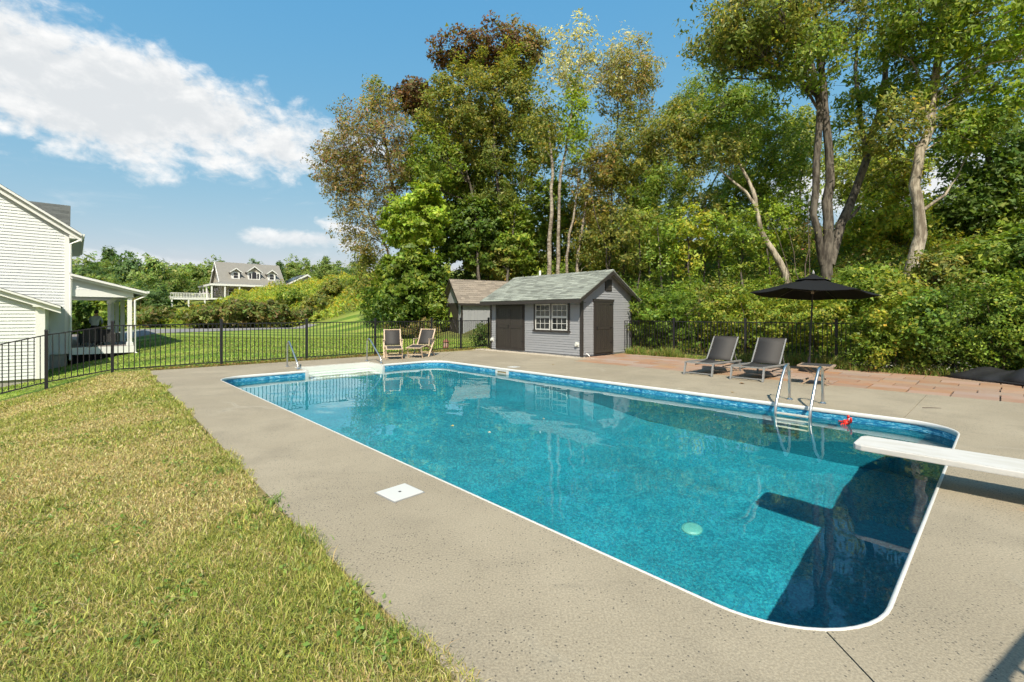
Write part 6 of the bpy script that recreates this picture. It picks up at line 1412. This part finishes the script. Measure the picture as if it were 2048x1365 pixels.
hd = [('dark green bush right behind the shed corner', 1290, 18.4, 90, 575, GREEN, 60), ('leafy green bush past the shed corner, low and dense', 1335, 17.6, 110, 580, VINE, 66), ('green bush with yellow flecks behind the first fence panel', 1392, 16.9, 120, 570, VINE, 70),
      ('yellowing vine-covered bush left of the parasol', 1450, 16.2, 120, 575, VYEL, 78), ('bright yellow-green bush behind the loungers', 1508, 15.6, 120, 574, VYEL, 80), ('bright yellow vine mass under the parasol canopy', 1565, 15.0, 120, 592, VYEL, 78),
      ('yellow-green vine mass right of the parasol pole', 1640, 14.3, 130, 598, VYEL, 78), ('tall green bush behind the parasol canopy', 1705, 15.6, 120, 560, GREEN, 84), ('green vine bush spilling over the end of the open fence', 1742, 12.4, 100, 625, VINE, 84),
      ('lime bush where the fence disappears into leaves', 1790, 11.95, 130, 600, VYEL, 90), ('mid-green bush above the ground cloth end', 1855, 11.55, 130, 585, VINE, 90), ('dark green bush with broad leaves over the ground cloth', 1925, 11.1, 140, 560, DARK, 96), ('broad-leaved dark bush at the picture edge', 2005, 10.65, 140, 550, GREEN, 96), ('dark broad-leaved bush cut by the frame', 2080, 10.3, 130, 545, DARK, 90)]
for k, (lab, px, Y, w, yt, pal, n) in enumerate(hd): shrub(lab, px, Y, w, yt, pal, n=n, per=(86, 66, 76)[k % 3], size=(0.062, 0.09, 0.072, 0.08)[k % 4] if Y > 13 else (0.062, 0.085, 0.07)[k % 3], aspect=(0.6, 0.75, 0.42)[k % 3], spread=(0.22, 0.29, 0.25)[k % 3])
hd2 = [('shaded shrub on the bank behind the shed gable', 1300, 19.5, 130, 565, DARK, 60), ('olive shrub on the bank below the saplings', 1370, 18.8, 140, 560, GREEN, 60), ('shrub with ochre flecks on the bank, mid height', 1440, 18.0, 140, 558, OLIVE, 60), ('green shrub on the bank under the leaning tree', 1520, 17.2, 130, 562, GREEN, 60),
       ('shrub at the foot of the great forked tree', 1610, 16.6, 130, 568, DARK, 60), ('green shrub up the bank between the two great trunks', 1735, 16.2, 120, 535, GREEN, 80), ('yellow-tipped shrub left of the flaking trunk foot', 1768, 15.2, 100, 548, VYEL, 66), ('shrub right of the flaking trunk, sunlit', 1890, 15.0, 130, 505, OLIVE, 90), ('tall dark shrub below the dark tree', 1985, 14.6, 150, 470, GREEN, 100), ('deep green shrub highest at the picture edge', 2065, 14.0, 150, 450, DARK, 90)]
for lab, px, Y, w, yt, pal, n in hd2: shrub(lab, px, Y, w, yt, pal, n=n, per=62, size=0.10 + 0.012 * (n % 3), spread=0.36, depth=0.9, group='shrubs up the wooded bank')
# hill of shrubs closing the view under the trees
hd3 = [(1010, 35, 200, 535, DARK), (1150, 33, 200, 530, GREEN), (1270, 33, 200, 505, YELLOW), (1400, 32, 200, 500, OLIVE), (1530, 31, 200, 490, OLIVE), (1660, 29, 200, 470, OLIVE), (1800, 28, 220, 440, OLIVE), (1940, 27, 220, 420, GREEN), (900, 36, 180, 555, DARK), (800, 38, 140, 570, GREEN)]
labs3 = ['dark thicket behind the brown-roofed shed', 'green thicket behind the birch trunks', 'golden thicket glowing behind the saplings', 'olive thicket on the rise behind the ash', 'olive thicket on the rise behind the leaning tree', 'olive thicket on the rise behind the forked tree', 'olive thicket on the rise between the right trunks', 'green thicket on the rise at the picture edge', 'dark thicket under the red-topped maple', 'green thicket under the rust-brown tree']
for lab, (px, Y, w, yt, pal) in zip(labs3, hd3): shrub(lab, px, Y, w, yt, pal, n=110, per=44, size=0.2, spread=0.6, depth=2.0, group='thickets on the rise')
# bushes near the garden shed
shrub('small dark shrub against the garden shed wall', 963, 21.6, 34, 650, DARK, n=30, per=50, size=0.08, spread=0.2, depth=0.35, group='bushes by the sheds')
shrub('dark bush overhanging the lawn before the wood', 800, 28.5, 130, 560, DARK, n=90, per=60, size=0.17, spread=0.45, depth=1.3, group='bushes by the sheds')
shrub('green bush beside the gable of the garden shed', 872, 29.2, 60, 575, GREEN, n=60, per=56, size=0.16, spread=0.4, depth=1.0, group='bushes by the sheds')
shrub('dry brown brush at the foot of the wood edge', 838, 27.6, 110, 642, RUST, n=40, per=40, size=0.13, spread=0.35, depth=0.8, group='bushes by the sheds', aspect=0.2)

# field bushes and meadow
FB = 'bushes in the meadow along the driveway'
for lab, px, Y, w, yt, pal, n in (('round green-brown field bush above the driveway', 415, 44, 84, 612, BROWNBUSH, 90), ('wide russet-topped field bush, largest of the meadow', 470, 45, 104, 602, BROWNBUSH, 130), ('russet field bush at the end of the driveway', 535, 46, 92, 606, BROWNBUSH, 120),
                                  ('brown field bush in the goldenrod by the porch', 315, 47, 56, 616, BROWNBUSH, 70), ('lone green bush on the goldenrod slope', 672, 58, 54, 562, OLIVE, 80), ('green leafy bush seen through the porch columns', 205, 42, 80, 596, GREEN, 110), ('dark bush behind the porch by the house wall', 150, 40, 70, 600, DARK, 90), ('bush beyond the porch corner column', 262, 50, 60, 590, BROWNBUSH, 80), ('olive bush at the wood end of the goldenrod slope', 735, 52, 56, 560, OLIVE, 80), ('low green scrub on the slope below the barn', 590, 62, 60, 578, GREEN, 50), ('low olive scrub halfway up the goldenrod slope', 640, 52, 60, 592, OLIVE, 50), ('rounded green scrub near the slope crest', 705, 66, 50, 556, GREEN, 50), ('dark low scrub at the foot of the slope', 610, 48, 60, 618, BROWNBUSH, 50)):
    shrub(lab, px, Y, w, yt, pal, n=n, per=46, size=0.26, spread=0.55, depth=1.8, group=FB)
def build_meadow():
    # goldenrod and tall weeds: nobody could count them
    n = 90000; P = []
    xs = RNG.uniform(-62, 2, n * 2); ys = RNG.uniform(46, 108, n * 2)
    u = (xs - D0.x) * UY.x + (ys - D0.y) * UY.y; px = 1024 + 930 * xs / ys
    ok = (px > 90) & (px < 900) & (ys > 44.5 + 1.2 * np.sin(xs * 0.25) + np.where(xs > -20, (xs + 20) * -0.5, 0)); xs, ys = xs[ok][:n], ys[ok][:n]; n = len(xs)
    dens = np.sin(xs * 0.33 + 1) + np.sin(ys * 0.29 + xs * 0.15) + 0.8 * np.sin(xs * 0.9 - ys * 0.6)
    clump = np.clip(np.sin(xs * 0.8 + 2) * np.sin(ys * 0.55) + np.sin(xs * 1.9 + ys * 0.7) * 0.6 + np.sin(xs * 0.31 - ys * 0.23) * 0.7, 0, 2); h = 0.35 + 0.45 * RNG.random(n) + 0.2 * np.clip(dens, -1, 1) + 0.75 * clump; q = RNG.random(n) ** 0.6
    P = np.stack([xs, ys, ground(xs, ys) + h * q], 1)
    C = palette(n, [((0.14, 0.19, 0.03), 3), ((0.18, 0.22, 0.035), 3), ((0.23, 0.22, 0.04), 2), ((0.10, 0.14, 0.025), 1.2)])
    C *= 0.95 * np.clip(1.1 - 0.2 * clump[:, None], 0.6, 1.1); gold = (q > 0.72) & (RNG.random(n) < np.clip(0.14 + 0.2 * dens, 0.02, 0.5)); C[gold] = 0.7 * palette(int(gold.sum()), [((0.40, 0.30, 0.02), 3), ((0.32, 0.26, 0.025), 2), ((0.36, 0.20, 0.02), 1)])
    me = leaf_mesh('meadow', P, RNG.uniform(0.22, 0.5, n), C, K['leaf'], 0.5, 0.3, tri=True); tag(obj('meadow', me), 'flowering goldenrod and tall weeds covering the slope', 'goldenrod', kind='stuff')
    n = 9000; xs = RNG.uniform(2, 18, n); ys = RNG.uniform(30, 52, n); q = RNG.random(n) ** 0.5
    P = np.stack([xs, ys, ground(xs, ys) + 1.1 * q], 1); C = palette(n, [((0.30, 0.26, 0.025), 3), ((0.16, 0.18, 0.03), 3), ((0.10, 0.14, 0.02), 2)])
    me = leaf_mesh('goldenrod', P, RNG.uniform(0.2, 0.4, n), C, K['leaf'], 0.5, 0.3); tag(obj('goldenrod', me), 'yellow goldenrod on the rise seen through the saplings', 'goldenrod', kind='stuff')
build_meadow()
def build_undergrowth():
    n = 70000; u = RNG.uniform(-5, 17, n); v = 13.4 + 22 * RNG.random(n) ** 1.25
    X = D0.x + UY.x * u + VX.x * v; Y = D0.y + UY.y * u + VX.y * v
    cl = np.clip(np.sin(X * 1.7) * np.sin(Y * 1.3) + 0.7 * np.sin(X * 3.1 + Y * 2.3), -0.6, 1.6); h = 0.35 + 0.45 * np.clip(cl, 0, 2)
    P = np.stack([X, Y, ground(X, Y) + h * RNG.random(n)], 1); gold = (v > 23) & (RNG.random(n) < 0.35)
    C = palette(n, [((0.062, 0.10, 0.015), 3), ((0.09, 0.13, 0.018), 3), ((0.12, 0.12, 0.024), 1), ((0.11, 0.085, 0.03), 0.6)]); C[gold] = 0.8 * palette(int(gold.sum()), [((0.19, 0.17, 0.02), 2), ((0.13, 0.15, 0.02), 2)])
    me = leaf_mesh('undergrowth', P, RNG.uniform(0.09, 0.22, n), C, K['leaf'], 0.55, 0.5, tri=True); tag(obj('undergrowth', me), 'low leafy undergrowth covering the wooded bank', 'undergrowth', kind='stuff')
build_undergrowth()

# far wood line: four kinds of tree, repeated
def far_trees():
    protos = []
    for k, (pal, r, h, cone) in enumerate(((FAR, 4.6, 12, 0), (FARD, 4.0, 13, 0), (FAR, 5.4, 11, 0), (FARD, 2.6, 15, 1))):
        b = np.array((0.0, 0.0, 0.0)); blobs = [((0, 0, h * 0.6), (r, r, h * 0.42), 120, pal), ((r * 0.4, 0, h * 0.42), (r * 0.8, r * 0.8, h * 0.3), 60, pal)] if not cone else [((0, 0, h * (0.2 + 0.16 * i)), (r * (1 - 0.19 * i), r * (1 - 0.19 * i), h * 0.12), 34, pal) for i in range(5)]
        t = tree('distant_tree', 'distant green tree of the far wood line', 'trees of the far wood line', [([b, b + np.array((0, 0, h * 0.5)), b + np.array((0.1, 0, h * 0.85))], [0.25, 0.18, 0.06])], blobs, per=26, size=0.6, spread=1.0, frac=0.1)
        protos.append(t)
    spots = []; rnd = random.Random(12)
    for i in range(46):
        px = 120 + i * 14.2 + rnd.uniform(-6, 6); Y = rnd.uniform(130, 170) if px > 335 else rnd.uniform(84, 125)
        if px < 430: top = 528 + 14 * math.sin(i * 1.7) + rnd.uniform(-8, 10) - (10 if px < 260 else 0)
        else: top = 527 + 9 * math.sin(i * 1.3) + rnd.uniform(-7, 9)
        spots.append((px, Y, top, (i * 7 + i // 3) % 4))
    for i in range(14):
        px = 118 + i * 15 + rnd.uniform(-6, 6); spots.append((px, rnd.uniform(62, 76), 566 + rnd.uniform(-12, 14), i % 3))
    used = [False] * 4
    for px, Y, top, k in spots:
        x = (px - 1024) * Y / 930; g = gz(x, Y); zt = 1.48 + (629 - top) * Y / 930; h0 = (12.6, 13.4, 11.3, 13.5)[k]; s = max((zt - g) / h0, 0.25)
        o = protos[k] if not used[k] else copy_tree(protos[k]); used[k] = True
        o.location = (x, Y, g - 0.2); sx = s * rnd.uniform(0.85, 1.15) if s > 0.6 else s * 1.2; o.scale = (sx, sx, s); o.rotation_euler = (0, 0, rnd.uniform(0, 6.28))
far_trees()
# ------------------------------------------------------------------ lawn blades and weeds
def blades(name, X, Y, Z, H, W, C, lean, segs=2):
    n = len(X); th = RNG.uniform(0, 2 * math.pi, n); d = np.stack([np.cos(th), np.sin(th), np.zeros(n)], 1); ph = RNG.uniform(0, 2 * math.pi, n); side = np.stack([np.cos(ph), np.sin(ph), np.zeros(n)], 1) * W[:, None] * 0.5
    P = np.stack([X, Y, Z], 1); up = np.array([0, 0, 1.0]); l = (lean * H)[:, None]; h = H[:, None]
    a, b = P - side, P + side; m = P + up * h * 0.62 + d * l * 0.35; c, e = m - side * 0.75, m + side * 0.75; t = P + up * h * np.sqrt(np.clip(1 - (lean * 0.6) ** 2, 0.2, 1))[:, None] + d * l
    V = np.stack([a, b, e, c, t], 1).reshape(-1, 3); i = np.arange(n) * 5
    F = np.concatenate([np.stack([i, i + 1, i + 2], 1), np.stack([i, i + 2, i + 3], 1), np.stack([i + 3, i + 2, i + 4], 1)])
    return quads_mesh(name, V, F, np.repeat(C, 5, 0), K['grass'])
def vnoise(x, y, s, seed):
    r = np.random.default_rng(seed); z = np.zeros_like(x)
    for k in range(7):
        th = r.uniform(0, 6.28); f = s * r.uniform(0.6, 1.8); z += np.sin((x * math.cos(th) + y * math.sin(th)) * f + r.uniform(0, 6.28) + 0.8 * np.sin((x * math.sin(th) - y * math.cos(th)) * f * 0.7))
    return z / 3.0
def uvs(x, y):
    rx, ry = x - D0.x, y - D0.y; return rx * UY.x + ry * UY.y, rx * VX.x + ry * VX.y
def edge_v(u): return np.interp(u, [-6, 0, 3, 8, 14.95], [-1.25, -1.25, -1.25, -1.12, -0.98])
def build_lawn():
    zones = [(1.2, 3.2, 15000, 0.0042, 1.0), (3.2, 5.2, 8000, 0.006, 1.0), (5.2, 8.0, 4300, 0.0085, 1.0), (8.0, 12.6, 2300, 0.013, 1.05)]
    X, Y, W, HS = [], [], [], []
    for y0, y1, dens, w, hs in zones:
        x0 = -1.14 * y1; n = int(dens * (y1 - y0) * (0 - x0)); x = RNG.uniform(x0, 0.4, n); y = RNG.uniform(y0, y1, n)
        u, v = uvs(x, y); ev = edge_v(u) + 0.05 * vnoise(u, u, 3.0, 3) + 0.03 * vnoise(u, u * 1.3, 11.0, 4)
        ok = (x > -1.14 * y - 0.2) & (v < ev) & (u < 15.15); X.append(x[ok]); Y.append(y[ok]); W.append(np.full(ok.sum(), w)); HS.append(np.full(ok.sum(), hs))
    X, Y, W, HS = map(np.concatenate, (X, Y, W, HS)); n = len(X); u, v = uvs(X, Y); ev = edge_v(u)
    dry = vnoise(X, Y, 1.5, 5) + 0.55 * vnoise(X, Y, 4.2, 6) + 0.3 * vnoise(X, Y, 11, 7); near = np.clip(1 - (ev - v) / 0.35, 0, 1)
    H = (0.018 + 0.014 * RNG.random(n) + 0.035 * RNG.random(n) ** 6) * HS * (1 + 0.22 * np.clip(-dry, -1, 1.5)) * (1 + 0.7 * near * (RNG.random(n) < 0.5))
    tuft = vnoise(X, Y, 5.5, 9) > 1.25; H = np.where(tuft, H * 1.5, H)
    p = 1 / (1 + np.exp(-(dry * 2.0 + 0.2 - near * 1.6 - np.where(tuft, 1.0, 0)))); isdry = RNG.random(n) < np.clip(p, 0.06, 0.9)
    global GAIN; GAIN = 1.38
    C = palette(n, [((0.185, 0.215, 0.036), 3), ((0.25, 0.265, 0.055), 3), ((0.11, 0.15, 0.026), 1.6), ((0.34, 0.325, 0.10), 2.0)], 0.18)
    C[isdry] = palette(int(isdry.sum()), [((0.38, 0.31, 0.145), 3), ((0.46, 0.39, 0.20), 2), ((0.29, 0.215, 0.09), 1.6), ((0.33, 0.30, 0.10), 2)], 0.14)
    lean = np.clip(RNG.normal(0.9, 0.35, n), 0.05, 1.5)
    me = blades('lawn', X, Y, ground(X, Y) - 0.004, H, W * RNG.uniform(0.7, 1.4, n), C, lean)
    tag(obj('lawn', me), 'dry mown lawn grass sloping beside the pool deck', 'grass', kind='stuff')
build_lawn()
def build_far_lawn():
    n = 36000; X = RNG.uniform(-24, 2, n * 3); Y = RNG.uniform(12.5, 30, n * 3); u, v = uvs(X, Y)
    ok = (u > 15.05) & (v < 13.5) & (X > -1.12 * Y) & ~((X > -3.2) & (X < 2) & (Y > 27.2)); X, Y = X[ok][:n], Y[ok][:n]; n = len(X); u, v = uvs(X, Y)
    q = Y + 0.22 * X; st = np.sin(q * 2.9 + 0.4) > 0
    C = np.where(np.sin(q * 2.2 + 0.4) > 0, 1.25, 0.62)[:, None] * palette(n, [((0.14, 0.20, 0.028), 3), ((0.18, 0.24, 0.038), 3), ((0.25, 0.27, 0.065), 1)], 0.13)
    near = (u < 15.5); C[near] = palette(int(near.sum()), [((0.26, 0.21, 0.08), 2), ((0.13, 0.17, 0.03), 2), ((0.20, 0.13, 0.06), 1)])
    me = blades('mown_grass', X, Y, ground(X, Y) - 0.003, np.where(near, 0.10, 0.045) * RNG.uniform(0.6, 1.3, n), np.where(near, 0.016, 0.03) * RNG.uniform(0.7, 1.4, n), C, np.clip(RNG.normal(0.7, 0.3, n), 0, 1.3))
    tag(obj('mown_grass', me), 'green mown grass beyond the pool fence', 'grass', kind='stuff')
build_far_lawn()
def build_weeds():
    # rank weeds along the terrace edge and round the fence feet
    n = 15000; u = RNG.uniform(-4.5, 9.4, n); v = 12.62 + np.abs(RNG.normal(0, 0.24, n)) + 0.06 * vnoise(u, u, 3, 2); keep = ~((u < 0.25) & (v < 13.0)); u, v = u[keep], v[keep]; n = len(u)
    X = D0.x + UY.x * u + VX.x * v; Y = D0.y + UY.y * u + VX.y * v
    H = (0.10 + 0.22 * RNG.random(n) ** 2) * (1 + 0.6 * np.clip(vnoise(u, u, 2.0, 8), -0.7, 1.4))
    C = palette(n, [((0.12, 0.18, 0.03), 3), ((0.20, 0.23, 0.05), 2), ((0.28, 0.23, 0.09), 1.4), ((0.22, 0.13, 0.06), 0.5), ((0.08, 0.13, 0.02), 2)])
    me = blades('weeds', X, Y, np.maximum(ground(X, Y), 0) - 0.02, H, RNG.uniform(0.008, 0.022, n), C, np.clip(RNG.normal(0.6, 0.35, n), 0, 1.3))
    tag(obj('weeds', me), 'straggling weeds along the edge of the terrace', 'weeds', kind='stuff')
    # small white asters in the weeds
    n = 420; u = RNG.uniform(-0.6, 2.6, n); v = RNG.uniform(12.65, 13.0, n); X = D0.x + UY.x * u + VX.x * v; Y = D0.y + UY.y * u + VX.y * v
    P = np.stack([X, Y, 0.10 + 0.28 * RNG.random(n) * (0.6 + 0.4 * np.sin(u * 4))], 1)
    me = leaf_mesh('aster_blossom', P, RNG.uniform(0.025, 0.05, n), palette(n, [((0.55, 0.52, 0.48), 1)]), K['leaf'], 1.0, 0.8); tag(obj('aster_blossom', me), 'small white asters flowering at the terrace edge', 'flowers', kind='stuff')
    # leaf litter along the fence foot by the lawn
    n = 2600; v = RNG.uniform(-1.0, 10.2, n); u = 14.98 + np.abs(RNG.normal(0, 0.16, n)); X = D0.x + UY.x * u + VX.x * v; Y = D0.y + UY.y * u + VX.y * v
    C = palette(n, [((0.25, 0.17, 0.07), 3), ((0.18, 0.10, 0.05), 2), ((0.14, 0.17, 0.03), 2)]); me = leaf_mesh('leaf_litter', np.stack([X, Y, 0.012 + 0.03 * RNG.random(n)], 1), RNG.uniform(0.03, 0.08, n), C, K['leaf'], 0.6, 1.5)
    tag(obj('leaf_litter', me), 'dry leaves and weeds along the foot of the lawn fence', 'leaves', kind='stuff')
build_weeds()
def build_lawn_weeds():
    # low rosettes of clover and plantain through the turf
    c = 260; y = RNG.uniform(1.9, 9.0, c); x = RNG.uniform(-1.12, 0.0, c) * y; u, v = uvs(x, y); d = edge_v(u) - v; ok = (d > 0.02) & ((d < 0.5) | (RNG.random(c) < 0.35)); x, y = x[ok], y[ok]; c = len(x)
    k = 26; X = np.repeat(x, k) + RNG.normal(0, 0.07, c * k); Y = np.repeat(y, k) + RNG.normal(0, 0.07, c * k); u, v = uvs(X, Y); ok = v < edge_v(u) + 0.05; X, Y = X[ok], Y[ok]; n = len(X)
    C = palette(n, [((0.085, 0.145, 0.025), 3), ((0.13, 0.19, 0.035), 2), ((0.20, 0.22, 0.06), 1)]); me = leaf_mesh('lawn_weeds', np.stack([X, Y, ground(X, Y) + RNG.uniform(0.012, 0.035, n)], 1), RNG.uniform(0.018, 0.042, n), C, K['grass'], 0.55, 1.3)
    tag(obj('lawn_weeds', me), 'low clover and plantain scattered through the dry lawn', 'weeds', kind='stuff')
build_lawn_weeds()
# coarse weed tufts along the lawn edge
def build_tufts():
    spots = [((560, 1005), 'spiky weed tuft at the concrete edge, second up from the camera'), ((625, 1085), 'largest leafy weed tuft hanging over the concrete edge'), ((455, 945), 'low weed tuft at the concrete edge past the skimmer lid'), ((810, 1270), 'ragged weed tuft on the lawn edge nearest the camera'), ((330, 790), 'small weed tuft where the lawn meets the fence end')]
    for (px, py), lab in spots:
        Y = 930 * 1.48 / (py - 629); x = (px - 1024) * Y / 930 - 0.05; n = 70; r = np.abs(RNG.normal(0, 0.085, n)); a = RNG.uniform(0, 6.28, n)
        X, Yy = r * np.cos(a), r * np.sin(a); C = palette(n, [((0.10, 0.17, 0.03), 3), ((0.15, 0.21, 0.045), 2), ((0.22, 0.25, 0.09), 1)])
        me = blades('weed_tuft', X, Yy, np.full(n, -0.005), RNG.uniform(0.03, 0.09, n), RNG.uniform(0.005, 0.010, n), C, np.clip(RNG.normal(0.9, 0.3, n), 0.2, 1.4))
        o = obj('weed_tuft', me, loc=(x, Y, gz(x, Y))); tag(o, lab, 'weed', 'weed tufts along the lawn edge', 'stuff')
build_tufts()
